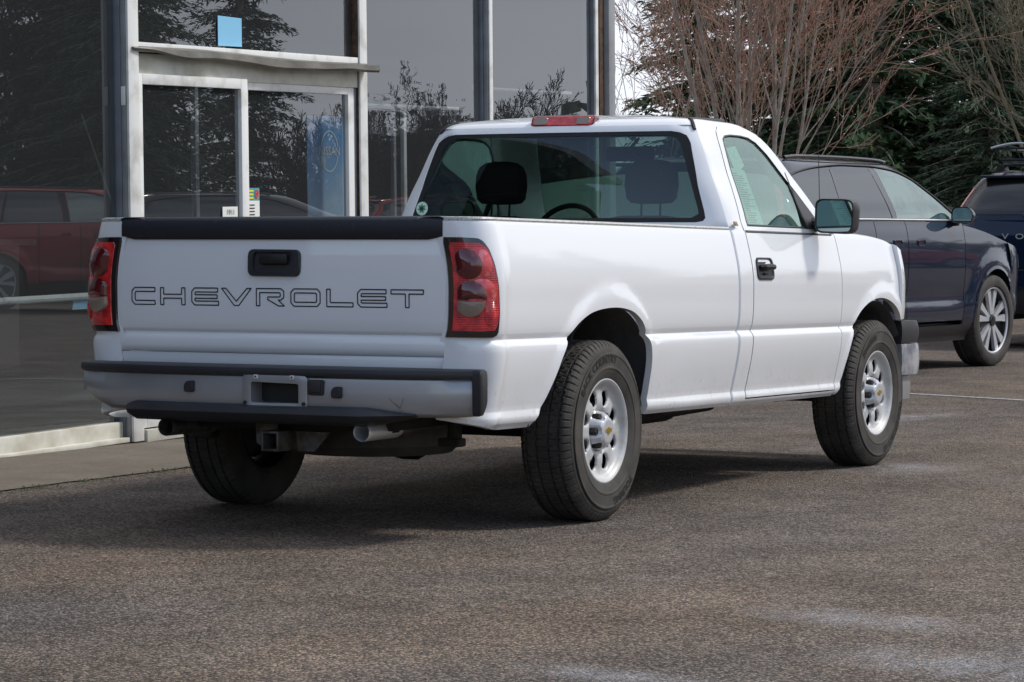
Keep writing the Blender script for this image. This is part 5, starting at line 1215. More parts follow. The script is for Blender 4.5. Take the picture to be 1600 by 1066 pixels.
def make_suv(paint, label, group, detail=True, basket=False, letters=None):
    root = empty('suv'); tag(root, label, 'car', group)
    W_ = smooth_tab([(.26, .88), (.34, .925), (.42, .95), (.50, .962), (.55, .965), (.62, .958), (.70, .962), (.80, .970), (.92, .974), (1.02, .973), (1.10, .966), (1.18, .952), (1.24, .932), (1.26, .92)])
    YR = smooth_tab([(.26, -.93), (.40, -1.0), (.60, -1.03), (.85, -1.02), (1.05, -.985), (1.24, -.93)]); YF = smooth_tab([(.26, 3.78), (.45, 3.87), (.70, 3.90), (.95, 3.86), (1.10, 3.78), (1.24, 3.6)])
    def dsp(y, z):
        e = 0
        for c in (0, 2.985):
            d = math.hypot(y-c, z-.40); e += .022*sstep(.62, .50, d)*sstep(.3, .45, z)
        return e-.018*math.exp(-((z-.60)/.07)**2)*sstep(.55, .9, y)*sstep(2.45, 2.1, y)
    B = Plan(W_, YR, YF, rr=(.30, .22), rf=(.42, .55), disp=dsp, bow=.03, rbow=.05, fbow=.12)
    ZS = levels(.26, 1.26, 26)
    def arch(c, R_=.445, n=14, z0=.30): return [(c-R_*math.cos(PI*k/n*1.0), max(z0, .40+R_*math.sin(PI*k/n))) for k in range(n+1)]
    hz = smooth_tab([(1.2, 1.245), (1.9, 1.235), (2.2, 1.222), (2.5, 1.195), (2.8, 1.155), (3.1, 1.10), (3.4, 1.04), (3.7, .97), (3.95, .92)])
    A0 = arch(0); A1 = arch(2.985)
    dk = []
    def cols_rear():
        c = [('r', k/6) for k in range(7)]+[('c', k/8) for k in range(1, 9)]+[('s', y) for y in (-.65, -.55, -.46)]; z = [.40]*15+[.36]*3
        c += [('s', y) for y, _ in A0]; z += [zz for _, zz in A0]; c += [('s', .50), ('s', .60)]; z += [.30, .30]; return c, z
    for sg in (1, -1):
        c, z = cols_rear(); q = MB(); cpanel(q, B, c, z, 1.245, ZS, sg, ret=.03, edges='br'); weld(q.build('rear_quarter', paint, root))
        for nm, y0, y1 in (('rear_door', .61, 1.185), ('front_door', 1.195, 2.34)):
            # front edge of each door leans
            q = MB(); rows = []
            for i in range(15):
                t = i/14; rows.append([B.p('s', lerp(y0, y1, t)+(.12*(1-sstep(.5, 1.24, zz))*(t if nm == 'rear_door' else 1)*0), zz, 0, sg) for zz in [z_ for z_ in ZS if z_ >= .38]])
            q.grid(rows, flip=(sg < 0)); d = q.build(nm, paint, root)
            q = MB(); hy = y1-.20 if nm == 'rear_door' else 1.44
            hx_ = B.p('s', hy, 1.06)[0]
            pr = round_poly([(-.075, -.022), (.075, -.022), (.075, .022), (-.075, .022)], .012, 3)
            lps = [[(sg*(hx_+e), hy+a*k, 1.065+b_*k) for a, b_ in pr] for k, e in ((1, -.01), (1, .006), (.9, .010), (.82, .002))]
            q.grid(lps, True, flip=(sg > 0)); q.add(lps[-1], [tuple(range(len(pr)))], sg < 0); q.build('door_handle', paint, d)
        q = MB(); c = [('s', 2.35), ('s', 2.42), ('s', 2.50)]; z = [.38, .36, .33]
        c += [('s', y) for y, _ in A1 if y < 3.20]; z += [zz for y, zz in A1 if y < 3.20]
        c = c; 
        c2 = []; z2 = []
        for y, zz in A1:
            if y >= 3.20:
                c2.append(y); z2.append(zz)
        fy0 = 3.90-.55
        for y, zz in zip(c2, z2):
            if y < fy0: c.append(('s', y)); z.append(zz)
        # corner: angle fraction; arch continues there a little
        for k in range(0, 11):
            y = B.p('f', k/10, .6)[1]; zz = max([.40+math.sqrt(max(0, .445**2-(y-2.985)**2))] if y < 3.43 else [.30]); c.append(('f', k/10)); z.append(zz)
        c += [('w', 1-k/5) for k in range(1, 6)]; z += [.30]*5
        zt = [min(1.245, hz(B.p(k, v, 1.0)[1])) for k, v in c]; rows = cpanel(q, B, c, z, zt, ZS, sg, ret=.03, edges='b'); weld(q.build('front_wing', paint, root))
        # dark cladding round the arches and sill
        q = MB()
        for cc in (0, 2.985):
            Ain = arch(cc, .440, 20, .28); Ao = arch(cc, .468, 20, .28)
            if cc: Ain = [p for p in Ain if p[0] < 3.34]; Ao = Ao[:len(Ain)]
            q.grid([[B.p('s', y, z, .004, sg) for y, z in Ao], [B.p('s', y, z, .010, sg) for y, z in Ain], [tuple(a-b_ for a, b_ in zip(B.p('s', y, z, .0, sg), (sg*.05, 0, 0))) for y, z in Ain]], flip=(sg < 0))
        q.build('arch_trim', paint, root)
        q = MB(); cpanel(q, B, [('s', y) for y in np.linspace(.45, 2.54, 12)], .24, .375, levels(.24, .38, 5), sg, off=.004, ret=.12, edges='btlr'); q.build('sill_trim', M['black_plastic'], root)
        for cc in (0, 2.985):
            q = MB(); rows = []
            for k in range(21):
                t = lerp(-.1, PI+.1, k/20); rows.append([(sg*h, cc+math.cos(t)*r, .40+math.sin(t)*r) for h, r in ((.93, .455), (.6, .455), (.6, .1))])
            q.grid(rows); q.build('wheel_well', M['black'], root)
        q = MB()
        for y_ in (.605, 1.19, 2.345): q.grid([[(sg*(B.p('s', y_, z)[0]-.006), y_-.012, z) for z in ZS if z > .37], [(sg*(B.p('s', y_, z)[0]-.006), y_+.012, z) for z in ZS if z > .37]])
        q.build('door_gap', M['black'], root)
    # bonnet
    q = MB(); rows = []
    for i in range(15):
        y = lerp(2.28, 3.93, i/14); zz = hz(y)
        if y < fy0: hwid = B.p('s', y, zz)[0]
        else: k = min((abs(B.p('f', k/80, min(zz, 1.05))[1]-y), k) for k in range(81))[1]; hwid = B.p('f', k/80, zz)[0]
        rows.append([(hwid*u*.998, y+.10*(1-u*u)*sstep(3.0, 3.9, y), zz+.055*(1-abs(u)**3)) for u in np.linspace(-1, 1, 17)])
    q.grid(rows); q.build('bonnet', paint, root)
    for sg in (1, -1):
        q = MB(); cpanel(q, B, [('f', k/10) for k in range(4, 11)], .84, .96, levels(.84, .96, 5), sg, off=.006, ret=.02); q.build('headlamp', M['headlamp'], root)
    q = MB(); q.box((0, 3.92, .62), (1.2, .16, .22), .03); q.box((0, 3.80, .38), (1.3, .3, .16), .04); q.build('front_intake', M['black_plastic'], root)
    # greenhouse
    GW_ = smooth_tab([(1.24, .932), (1.30, .915), (1.40, .875), (1.50, .825), (1.60, .775), (1.66, .738), (1.70, .70), (1.715, .66)])
    GR_ = smooth_tab([(1.24, -.93), (1.35, -.88), (1.50, -.79), (1.62, -.70), (1.68, -.64), (1.715, -.55)]); GF_ = smooth_tab([(1.20, 2.80), (1.30, 2.56), (1.45, 2.22), (1.60, 1.88), (1.68, 1.68), (1.715, 1.55)])
    Gs = Plan(GW_, GR_, GF_, rr=(.20, .20), rf=(.22, .40), rbow=.05, fbow=.16)
    def Y(y, z, sg=1, off=0): 
        # side surface including the curve into the pillars
        ya = GR_(z)+.20; yb_ = GF_(z)-.40
        if y < ya: 
            k = min(1, max(0, (ya-y)/.20)); a = math.acos(min(1, k)); return Gs.p('c', max(.05, a/(PI/2)), z, off, sg)
        if y > yb_:
            k = min(1, (y-yb_)/.40); return Gs.p('f', math.asin(k)/(PI/2), z, off, sg)
        return Gs.p('s', y, z, off, sg)
    # closed shell in the body colour with glass laid 4 mm proud
    LO = [('r', u) for u in (0, .25, .5, .75, 1)]+[('c', k/6) for k in range(1, 7)]+[('S', k/12) for k in range(1, 13)]+[('f', k/6) for k in range(1, 7)]+[('w', 1-k/6) for k in range(1, 7)]
    lk = [(k, v, 1) for k, v in LO]+[(k, v, -1) for k, v in LO][::-1][1:-1]
    def gq(k, v, z, sg, off=0): return Gs.p('s', lerp(GR_(z)+.20, GF_(z)-.40, v), z, off, sg) if k == 'S' else Gs.p(k, v, z, off, sg)
    rows = [[gq(k, v, z, sg) for k, v, sg in lk] for z in (1.235, 1.27, 1.30, 1.35, 1.40, 1.45, 1.50, 1.55, 1.60, 1.64, 1.67, 1.69, 1.705, 1.715)]; tp = rows[-1]
    for t in (.04, .1, .2, .35, .55, .75, .93): rows.append([(p[0]*(1-t), lerp(p[1], .6, t), 1.715+.045*(1-(1-t)**2)) for p in tp])
    q = MB(); q.grid(rows, True, flip=True); o = len(q.v)-len(tp); q.f.append(tuple(range(o, o+len(tp)))[::-1]); q.build('cabin_roof', paint, root)
    wz = smooth_tab([(-.66, 1.53), (-.5, 1.585), (0, 1.645), (.5, 1.668), (.9, 1.668), (1.3, 1.645), (1.6, 1.58), (1.85, 1.475), (2.1, 1.335), (2.25, 1.262)])
    for sg in (1, -1):
        for nm, a, b_, a2, b2, m_ in (('quarter_window', -.63, .05, -.63, .17, 'glass_suv'), ('rear_side_window', .10, .955, .22, .90, 'glass_suv'), ('front_side_window', 1.06, 2.20, 1.02, 2.20, 'glass_suv_front')):
            bot = [(lerp(a, b_, k/12), 1.262) for k in range(13)]; topp = [(lerp(a2, b2, k/12), max(1.268, wz(lerp(a2, b2, k/12)))) for k in range(13)]
            if nm == 'quarter_window': bot = [(y, 1.262+.10*sstep(-.3, -.63, y)) for y, z in bot]
            q = MB(); q.grid([[Y(lerp(p[0], r[0], j/8), lerp(p[1], r[1], j/8), sg, .004) for j in range(9)] for p, r in zip(bot, topp)]); q.build(nm, M[m_ if detail else 'glass_suv'], root)
            if m_ == 'glass_suv_front' and detail:   # painted sheet: pale seat and far window light coloured in under the glass
                q = MB(); q.grid([[Y(lerp(p[0], r[0], j/4), lerp(p[1], r[1], j/4), sg, .0015) for j in range(5)] for p, r in zip(bot, topp)]); q.build('cabin_view_sheet', mat('painted_gray_cabin_view', (.30, .33, .33), .9, var=(5, 0, (.12, .13, .13), .45, .6)), root)
        # chrome/black surround
        pth = [Y(y, wz(y)+.014, sg, .008) for y in np.linspace(-.62, 2.2, 40)]
        q = MB(); q.tube(pth, .008, 6); q.build('window_trim', M['black'], root)
        q = MB(); q.tube([Y(y, 1.252, sg, .010) for y in np.linspace(-.55, 2.2, 24)], .007, 6); q.build('belt_trim', M['chrome'], root)
        q = MB(); q.grid([[Y(lerp(.97, .90, j/6), lerp(1.262, 1.668, j/6), sg, .006) for j in range(7)], [Y(lerp(1.05, 1.01, j/6), lerp(1.262, 1.662, j/6), sg, .006) for j in range(7)]]); q.grid([[Y(lerp(.055, .175, j/6), lerp(1.262, 1.648, j/6), sg, .006) for j in range(7)], [Y(lerp(.095, .215, j/6), lerp(1.262, 1.652, j/6), sg, .006) for j in range(7)]]); q.build('pillar_cover', M['rim_black'], root)
        # roof rail
        rp = [(sg*(.665+.02*(1 if 0 < k < 14 else .5)), lerp(-.45, 1.35, k/14), 1.722+.020*math.sin(PI*min(1, max(0, k/14)))**.4) for k in range(15)]
        q = MB(); q.tube(rp, .014, 8); q.build('roof_rail', M['rim_black'], root)
        # mirror
        c = Vector((sg*1.04, 2.13, 1.29)); q = MB(); pr = round_poly([(-.10, -.055), (.08, -.075), (.11, .01), (.06, .075), (-.09, .07)], .045, 4)
        lps = [[(c.x+sg*a*k, c.y+yy, c.z+b_*k) for a, b_ in pr] for yy, k in ((-.03, .93), (-.035, 1), (.0, 1.02), (.05, .9), (.085, .6), (.095, .2))]
        q.grid(lps, True, flip=(sg > 0)); mh = q.build('door_mirror', paint, root)
        q = MB(); q.add([(c.x+sg*a*.9, c.y-.030, c.z+b_*.9) for a, b_ in pr], [tuple(range(len(pr)))]); q.build('mirror_face', M['mirror'], mh)
        q = MB(); q.tube([(sg*.90, 2.15, 1.225), (sg*.99, 2.14, 1.23)], .025, 8); q.build('mirror_arm', M['black_plastic'], mh)
    # windscreen, rear window, tailgate details
    q = MB(); q.grid([[Gs.p('w', abs(u), z, .004, 1 if u >= 0 else -1) for u in np.linspace(-1, 1, 13)] for z in np.linspace(1.25, 1.69, 9)]); q.build('windscreen', M['glass_suv'], root)
    q = MB(); q.grid([[Gs.p('r', abs(u), z, .005, 1 if u >= 0 else -1) if abs(u) <= 1 else Gs.p('c', (abs(u)-1)*1.6, z, .005, 1 if u > 0 else -1) for u in np.linspace(-1.38, 1.38, 23)] for z in np.linspace(1.30, 1.655, 9)], flip=True); q.build('rear_window', M['rim_black'], root)
    q = MB(); q.box((0, -.70, 1.675), (1.30, .16, .03), .012); q.build('roof_spoiler', paint, root)
    q = MB(); q.box((.12, -.965, 1.285), (.52, .05, .035), .012, rot=(-.35, .02, 0)); q.build('rear_wiper', M['black_plastic'], root)
    for sg in (1, -1):
        q = MB(); rows = []
        for z in np.linspace(1.10, 1.56, 10):
            S_ = Gs if z > 1.24 else B
            rows.append([S_.p('c', k, z, .008, sg) for k in (.42, .50, .58)])
        q.grid(rows); q.build('tail_lamp', M['lamp_bright'], root)
        q = MB(); q.grid([[B.p('c', k, z, .007, sg) for k in (.1, .25, .4, .55)] for z in (1.0, 1.04, 1.08)]); q.build('tail_lamp', M['lamp_red'], root)
    q = MB(); q.grid([[B.p('r', abs(u), z, .006, 1 if u >= 0 else -1) if abs(u) <= 1 else B.p('c', (abs(u)-1)*1.5, z, .006, 1 if u > 0 else -1) for u in np.linspace(-1.5, 1.5, 19)] for z in np.linspace(.34, .56, 5)]); q.build('rear_valance', M['black_plastic'], root)
    q = MB(); q.tube([B.p('r', abs(u), .76, .004, 1 if u >= 0 else -1) for u in np.linspace(-.9, .9, 9)], .006, 5); q.build('tailgate_seam', M['black'], root)
    if letters:
        n = len(letters)
        for i, ch in enumerate(letters):
            t = text_mb(ch, .075, bold=.001); x0 = (i-(n-1)/2)*.148
            t.v = [(x0+a*1.5, B.p('r', min(1, abs(x0)/.7), 1.075)[1]-.012, 1.085+b_) for a, b_, c_ in t.v]; t.build('badge_letter', M['rim_silver'], root, smooth=0)
    q = MB(); q.box((0, 1.4, .34), (1.7, 4.2, .1)); q.box((0, 1.4, .8), (1.2, 3.4, .7)); q.build('floor_pan', M['black'], root)
    wp = suv_wheel(root); wp.location = (.85, 2.985, .395); wp.rotation_euler = (.3, 0, math.radians(-3))
    for x, y, rz in ((.85, 0, 0), (-.85, 2.985, PI), (-.85, 0, PI)):
        c_ = copy_tree(wp, root); c_.location = (x, y, .395); c_.rotation_euler = (.8 if y else 1.7, 0, rz)
    return root
s1 = make_suv(M['navy'], 'dark navy SUV with silver bladed wheels parked just ahead of the pickup', 'SUVs parked in the lot')
s1.location = (-3.502, 11.951, 0); s1.rotation_euler = (0, 0, math.radians(-5)); s1.scale = (1.09,)*3
s2 = make_suv(M['blue'], 'blue SUV with black roof basket, seen from behind at the right edge', 'SUVs parked in the lot', letters='VOLVO', basket=True)
s2.location = (-3.0, 20.4, 0); s2.rotation_euler = (0, 0, math.radians(-3)); s2.scale = (1.12,)*3
rb_ = empty('roof_basket', s2.location, math.radians(-3), 1.12); tag(rb_, 'black wire roof basket with curved end hoop on the blue SUV', 'roof basket')
for y in (-.15, .85):
    q = MB(); q.box((0, y, 1.80), (1.30, .07, .03), .01); q.build('cross_bar', M['black_plastic'], rb_)
    for sx in (-.66, .66): q = MB(); q.prism([(sx-.05, 1.745), (sx+.05, 1.745), (sx+.03, 1.80), (sx-.03, 1.80)], 'y', y-.06, y+.06); q.build('bar_foot', M['black_plastic'], rb_)
def rr_(z, w_, y0, y1): return [(-w_, y0, z), (w_, y0, z), (w_, y1, z), (-w_, y1, z), (-w_, y0, z)]
q = MB(); q.tube(rr_(1.845, .57, -.45, 1.15), .014, 6); q.build('floor_frame', M['black_plastic'], rb_)
q = MB(); q.tube(rr_(1.955, .62, -.50, 1.20), .014, 6); q.build('upper_rail', M['black_plastic'], rb_)
for k in range(9): q = MB(); x = lerp(-.5, .5, k/8); q.tube([(x, -.45, 1.845), (x, 1.15, 1.845)], .006, 5); q.build('slat', M['black_plastic'], rb_)
for k in range(12):
    q = MB(); x = lerp(-.57, .57, k/11); q.tube([(x*.98, -.45, 1.845), (x*1.08, -.50, 1.955)], .006, 5); q.build('upright', M['black_plastic'], rb_)
q = MB(); q.tube([(-.64+.55*k/10, -.52, 1.960+.045*math.sin(PI*k/10)) for k in range(11)], .012, 6); q.build('end_hoop', M['rim_silver'], rb_)
# the same vehicles' neighbours across the lot, seen only as reflections in the showroom glass
s3 = make_suv(M['red_paint'], 'dark red vehicle whose reflection shows left in the showroom glass', 'vehicles mirrored in the glass'); s3.location = (16.1, 27.1, 0); s3.rotation_euler = (0, 0, math.radians(42)); s3.scale = (1.16,)*3
s4 = make_suv(M['charcoal_paint'], 'charcoal vehicle reflected in the left door leaf', 'vehicles mirrored in the glass', detail=False); s4.location = (13.3, 28.4, 0); s4.rotation_euler = (0, 0, math.radians(45)); s4.scale = (1.1,)*3
s5 = make_suv(M['red_paint'], 'second dark red vehicle reflected behind the charcoal one', 'vehicles mirrored in the glass', detail=False); s5.location = (12.0, 34.0, 0); s5.rotation_euler = (0, 0, math.radians(45)); s5.scale = (1.1,)*3

# ============================================================ TREES
rng = random.Random(77)
def rv(s=1.0): return Vector((rng.uniform(-1, 1), rng.uniform(-1, 1), rng.uniform(-1, 1)))*s
def perp(d):
    a = d.cross(Vector((0, 0, 1)));
    if a.length < .05: a = Vector((1, 0, 0))
    a.normalize(); return a, d.cross(a)
def seg3(mb, p, q, r0, r1, n=3):
    d = (q-p).normalized(); a, b_ = perp(d); o = len(mb.v)
    for c, r in ((p, r0), (q, r1)):
        for k in range(n): t = 2*PI*k/n; w_ = c+(a*math.cos(t)+b_*math.sin(t))*r; mb.v.append((w_.x, w_.y, w_.z))
    for k in range(n): mb.f.append((o+k, o+(k+1) % n, o+n+(k+1) % n, o+n+k))
class Tree:
    def __init__(s): s.tr = MB(); s.tw = MB(); s.bud = MB()
def grow(T, p, d, L, r, lev, maxlev, up, spread, nch, budn=0, minr=.0035, wob=.12):
    n = max(3, int(5-lev*.5)); mb = T.tr if lev <= 1 else T.tw; pts = [p.copy()]; dirs = [d.copy()]
    sl = L/n
    for i in range(n):
        d = (d+rv(wob)+Vector((0, 0, up))).normalized(); q = p+d*sl; r1 = max(minr, r*(1-.62/n))
        seg3(mb, p, q, r, r1, 6 if lev == 0 else (4 if lev <= 2 else 3)); p = q; r = r1; pts.append(p.copy()); dirs.append(d.copy())
        if budn and lev >= maxlev-1:
            for _ in range(budn):
                if rng.random() < .75:
                    c = p+rv(.05); s = rng.uniform(.005, .012); u, v = perp((d+rv(.8)).normalized()); o = len(T.bud.v)
                    for w_ in (u*s, v*s*1.8, -u*s, -v*s*1.8): x = c+w_; T.bud.v.append((x.x, x.y, x.z))
                    T.bud.f.append((o, o+1, o+2, o+3))
    if lev >= maxlev: return
    k = nch[lev]
    for i in range(k):
        t = lerp(.22 if lev else .15, 1.0, (i+rng.random())/k); idx = min(n, int(t*n)); f = t*n-int(t*n)
        c = pts[idx] if idx >= n else pts[idx].lerp(pts[idx+1], f); dd = dirs[min(idx, n)]
        a, b_ = perp(dd); ang = rng.uniform(0, 2*PI); sp = spread*rng.uniform(.7, 1.3)
        nd = (dd*math.cos(sp)+(a*math.cos(ang)+b_*math.sin(ang))*math.sin(sp)).normalized()
        grow(T, c, nd, L*rng.uniform(.42, .68)*(1-.3*t), max(minr, r*lerp(.9, .6, t)*.75), lev+1, maxlev, up, spread, nch, budn, minr, wob)
def make_tree(label, cat, group, loc, trunk_m, twig_m, stems, fan, H_, r0, nch, up=.05, spread=.55, budn=0, bud_m=None, maxlev=4, seed=1, wob=.12, lean=(0, 0), low=.0, minr=.0035):
    rng.seed(seed); T = Tree(); root = empty('bare_tree', loc); tag(root, label, cat, group)
    for s in range(stems):
        a = 2*PI*s/stems+rng.uniform(-.3, .3); f = fan*rng.uniform(.35, 1.1) if stems > 1 else .02
        d = Vector((math.cos(a)*f+lean[0], math.sin(a)*f+lean[1], 1)).normalized()
        grow(T, Vector((math.cos(a)*.08*(stems > 1), math.sin(a)*.08*(stems > 1), -.05)), d, H_*rng.uniform(.8, 1.1), r0*rng.uniform(.7, 1.15), 0, maxlev, up, spread, nch, budn, minr, wob)
    T.tr.build('trunk', trunk_m, root, smooth=60); T.tw.build('crown', twig_m, root, smooth=0)
    if budn: T.bud.build('buds', bud_m, root, smooth=0)
    return root
make_tree('bare multi-stemmed tree with russet buds between the showroom corner and the evergreens', 'tree', 'trees behind the parking lot', (-7.55, 22.2, 0), M['bark_pale'], M['twig_red'], 8, .23, 6.0, .036, (9, 6, 4, 4), .035, .46, 1, M['bud'], 4, 12, .10)
make_tree('bare olive-brown tree with long arching twigs above the blue SUV', 'tree', 'trees behind the parking lot', (-4.6, 27.2, 0), M['twig_olive'], M['twig_olive'], 8, .55, 6.6, .035, (11, 8, 5, 3), .055, .42, 0, None, 4, 21, .07)
make_tree('thin pale-twigged tree at the left edge of the red-budded one', 'tree', 'trees behind the parking lot', (-10.9, 25.5, 0), M['bark_pale'], M['twig_red'], 2, .20, 4.4, .026, (6, 5, 3, 3), .05, .42, 1, M['bud'], 4, 5, .10)
def conifer(label, loc, H_, Rm, m, seed, group, dens=1.0, droop=.25, full=0.0):
    rng.seed(seed); root = empty('conifer', loc); tag(root, label, 'tree', group)
    T = MB(); L = MB(); seg = 14; p = Vector((0, 0, 0))
    for i in range(seg): q = Vector((rng.uniform(-.04, .04), rng.uniform(-.04, .04), H_*(i+1)/seg)); seg3(T, p, q, .22*(1-i/seg)+.02, .22*(1-(i+1)/seg)+.02, 7); p = q
    z = .15
    while z < H_*.985:
        u = z/H_; R_ = Rm*((1-u)**.75)*(.55+.45*min(1, (u+.25)*2.2)); nb = int(7+5*(1-u))
        for b_ in range(nb):
            a = rng.uniform(0, 2*PI); LL = R_*rng.uniform(.62, 1.15); rise = rng.uniform(-.05, .30)*(u+.3); n = max(4, int(LL/.16)); pp = Vector((0, 0, z+rng.uniform(-.12, .12))); dr_ = Vector((math.cos(a), math.sin(a), rise)).normalized(); prev = pp
            for s in range(n):
                t = (s+1)/n; q = pp+dr_*LL*t+Vector((0, 0, -droop*LL*t*t)); seg3(T, prev, q, .022*(1-t)+.006, .022*(1-t)+.004, 3)
                if t > .18:
                    k = int(9*dens*(1.15-.5*t))
                    wd = (.10+.22*(1-t)*LL**.5)
                    for _ in range(k):
                        side = Vector((-dr_.y, dr_.x, 0))*rng.uniform(-1, 1)*wd*1.2
                        c = prev.lerp(q, rng.random())+side+Vector((0, 0, rng.uniform(-.10, .05)-abs(side.length)*.25))
                        dirn = (dr_*.7+side*2+Vector((0, 0, -.3))+rv(.5)).normalized(); e1, e2 = perp(dirn); sl = rng.uniform(.06, .15); sw = sl*rng.uniform(.16, .32); o = len(L.v)
                        for w_ in (dirn*-sl*.5, e1*sw+e2*sw*rng.uniform(-1, 1), dirn*sl, -e1*sw+e2*sw*rng.uniform(-1, 1)): x = c+w_; L.v.append((x.x, x.y, x.z))
                        L.f.append((o, o+1, o+2, o+3))
                prev = q
        z += rng.uniform(.16, .26)
    T.build('trunk', M['bark_pale'], root, smooth=60); L.build('crown', m, root, smooth=0); return root
GR1 = 'evergreens behind the parking lot'
cA = conifer('dense evergreen just right of the showroom corner, behind the budded tree', (-14.2, 35.8, 0), 8.6, 2.2, M['needle'], 3, GR1, 1.5)
cB = conifer('tall dark evergreen behind the middle of the budded tree', (-12.6, 36.6, 0), 11.5, 2.7, M['needle2'], 4, GR1, 1.4)
def cc_(src, label, loc, rz, sc, group=GR1):
    c = copy_tree(src); c.location = loc; c.rotation_euler = (0, 0, rz); c.scale = (sc,)*3; c['label'] = label; c['group'] = group; return c
cc_(cA, 'evergreen rising behind the navy SUV roof', (-11.0, 35.9, 0), 1.1, 1.25)
cc_(cB, 'dark evergreen between the budded tree and the olive-twigged tree', (-9.3, 37.4, 0), 2.3, 1.0)
cc_(cA, 'evergreen above the navy SUV windscreen', (-7.6, 36.8, 0), 3.7, 1.3)
cc_(cB, 'dark evergreen behind the blue SUV', (-5.7, 38.3, 0), 4.4, 1.05)
cc_(cA, 'evergreen at the right edge of the photo', (-3.9, 38.0, 0), 5.2, 1.25)
cc_(cB, 'broad dark evergreen filling the low gap left of the olive-twigged tree', (-8.4, 34.4, 0), .4, .62)
cc_(cA, 'low evergreen under the olive-twigged tree', (-6.3, 34.2, 0), 2.0, .62)
GR2 = 'trees mirrored in the showroom glass'
for (loc, rz, sc, src, lab) in (((20.6, 36.6, 0), 1.5, 1.25, cA, 'evergreen reflected just left of the gray frame post'), ((22.4, 38.3, 0), .9, 1.25, cB, 'evergreen reflected in the middle of the large left pane'), ((20.2, 41.3, 0), 2.9, .84, cB, 'evergreen reflected over the pale blue notice'), ((19.4, 36.0, 0), 3.9, 1.0, cB, 'evergreen reflected in the left door leaf')):
    cc_(src, lab, loc, rz, sc, GR2)
for i, (x, y, rz, sc, src) in enumerate(((-16.5, 47, .3, 1.15, cB), (-13.0, 45.5, 1.3, 1.2, cA), (-10.6, 44.0, 2.2, 1.1, cB), (-8.3, 43.2, 3.1, 1.3, cA), (-5.8, 43.0, 4.0, 1.1, cB), (-12.6, 41.0, 5.0, .8, cA), (-7.2, 40.0, .9, .85, cB))):
    cc_(src, ('far evergreen behind the left of the budded tree', 'far evergreen behind the stems of the budded tree', 'far evergreen behind the right half of the budded tree', 'far evergreen over the navy SUV', 'far evergreen over the blue SUV roof basket', 'short evergreen low behind the budded tree', 'short evergreen low between the two SUVs')[i], (x, y, 0), rz, sc)
GR3 = 'evergreens across the lot, mirrored in the car paint'
for i in range(11):
    a = math.radians(52+i*8.5); R_ = 46+7*math.sin(i*2.1); x = 1+math.sin(a)*R_; y = 3+math.cos(a)*R_
    cc_(cB if i % 2 else cA, ('first', 'second', 'third', 'fourth', 'fifth', 'sixth', 'seventh', 'eighth', 'ninth', 'tenth', 'eleventh')[i]+' evergreen from the left in the row across the lot, beyond the right edge', (x, y, 0), i*1.7, 1.0+.25*math.sin(i*3.3), GR3)
tA = make_tree('round-crowned bare tree mirrored in the last pane', 'tree', GR2, (12.7, 40.7, 0), M['twig_dark'], M['twig_dark'], 6, .30, 3.0, .07, (9, 7, 5, 4), .03, .50, 0, None, 4, 31, .10, minr=.006)
for (loc, rz, sc, lab) in (((15.3, 41.6, 0), 1.2, 1.05, 'bare tree mirrored at the right of the wavy pane'), ((16.3, 41.1, 0), 2.6, .92, 'bare tree mirrored at the left of the wavy pane'), ((11.4, 42.0, 0), 4.1, .85, 'smaller bare tree mirrored by the corner post'), ((23.3, 37.6, 0), .7, 1.8, 'tall bare tree mirrored at the top left of the large pane'), ((16.9, 38.7, 0), 5.0, .95, 'bare tree mirrored in the right door leaf')):
    cc_(tA, lab, loc, rz, sc, GR2)
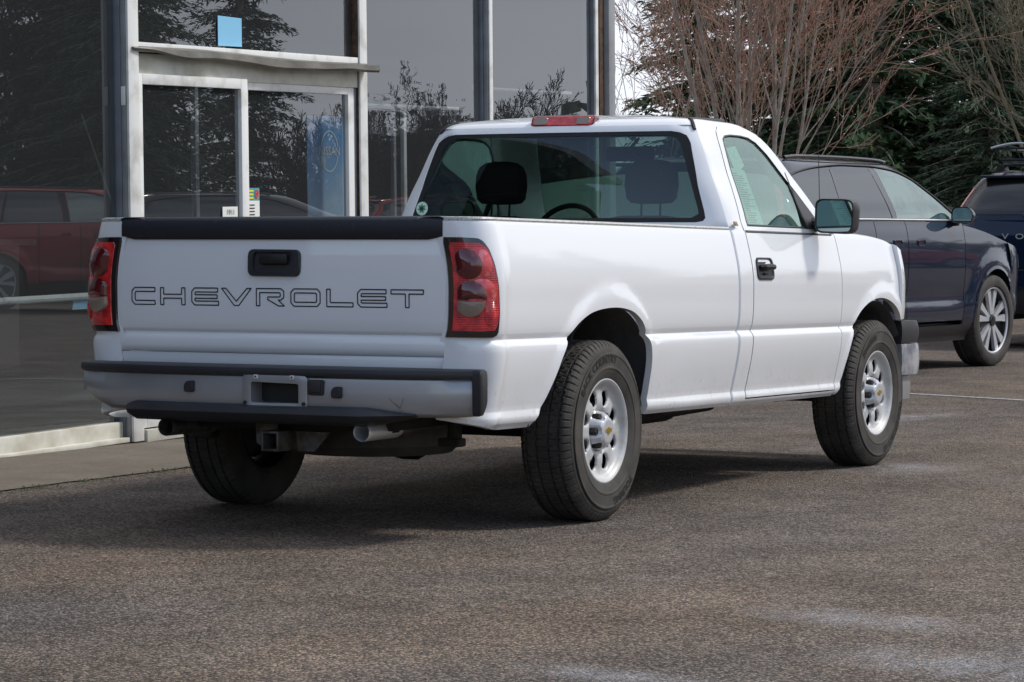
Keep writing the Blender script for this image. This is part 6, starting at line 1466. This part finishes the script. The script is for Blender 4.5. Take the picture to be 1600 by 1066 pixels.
# far wood closing the horizon
rng.seed(9); wd = MB()
for i in range(16000):
    a = rng.uniform(-1.15, 2.6); R_ = rng.uniform(95, 118); x = math.sin(a)*R_; y = math.cos(a)*R_-10; hh_ = (4.2+5.3*sstep(.78, .95, a))+1.6*math.sin(a*23)+1.1*math.sin(a*61+1); z = rng.uniform(0, 1)**.8*hh_
    if -.45 < a < -.25: continue
    s = rng.uniform(.25, .6); u = rv().normalized(); v = rv().normalized(); o = len(wd.v)
    for w_ in (u*s, v*s, -u*s, -v*s): wd.v.append((x+w_.x, y+w_.y, z+w_.z))
    wd.f.append((o, o+1, o+2, o+3))
tag(wd.build('far_wood', M['needle2'], smooth=0), 'dark line of distant woodland on the horizon', 'wood', kind='stuff')
# wooden fence
fn = empty('wooden_fence', (-4.4, 33.0, -.22)); tag(fn, 'weathered board fence in front of the evergreens, behind the parked SUVs', 'fence')
q = MB()
for i in range(90): q.box((-6+i*.115, .01*math.sin(i*2.3), .95+.012*math.sin(i*5.1)), (.108, .02, 1.9), .002, seg=1)
q.build('board_panel', M['wood'], fn); 
for i in range(5): q = MB(); q.box((-6+i*2.4, .08, .96), (.10, .10, 1.92), .005); q.build('post', M['wood'], fn)
# street lamp
lp_ = empty('street_lamp', (-35.6, 75.6, 0)); tag(lp_, 'small distant parking lot lamp between showroom corner and trees', 'street lamp')
q = MB(); q.tube([(0, 0, 0), (0, 0, 5.2)], [.09, .06], 8); q.build('pole', M['frame_gray'], lp_)
q = MB(); q.box((-.28, 0, 5.28), (.42, .28, .12), .03); q.build('lamp_head', M['frame_gray'], lp_); q = MB(); q.box((.28, 0, 5.28), (.42, .28, .12), .03); q.build('lamp_head', M['frame_gray'], lp_)
# low building behind the camera, its dark red roof mirrored in the cab window and the bumper
ob = empty('service_building', (-14, -42, 0)); tag(ob, 'low tan building with dark red pitched roof behind the viewer', 'building')
q = MB(); q.box((0, 0, 1.7), (34, 10, 3.4), .02); q.build('wall', M['wall_tan'], ob)
q = MB(); q.prism([(-6, 3.4), (6, 3.4), (0, 6.6)], 'x', -18, 18); q.build('roof', M['roof_red'], ob, smooth=0)
for k in range(7): q = MB(); q.box((-13+k*4.3, 5.01, 1.7), (2.6, .05, 1.6), .01); q.build('window', M['rim_black'], ob)
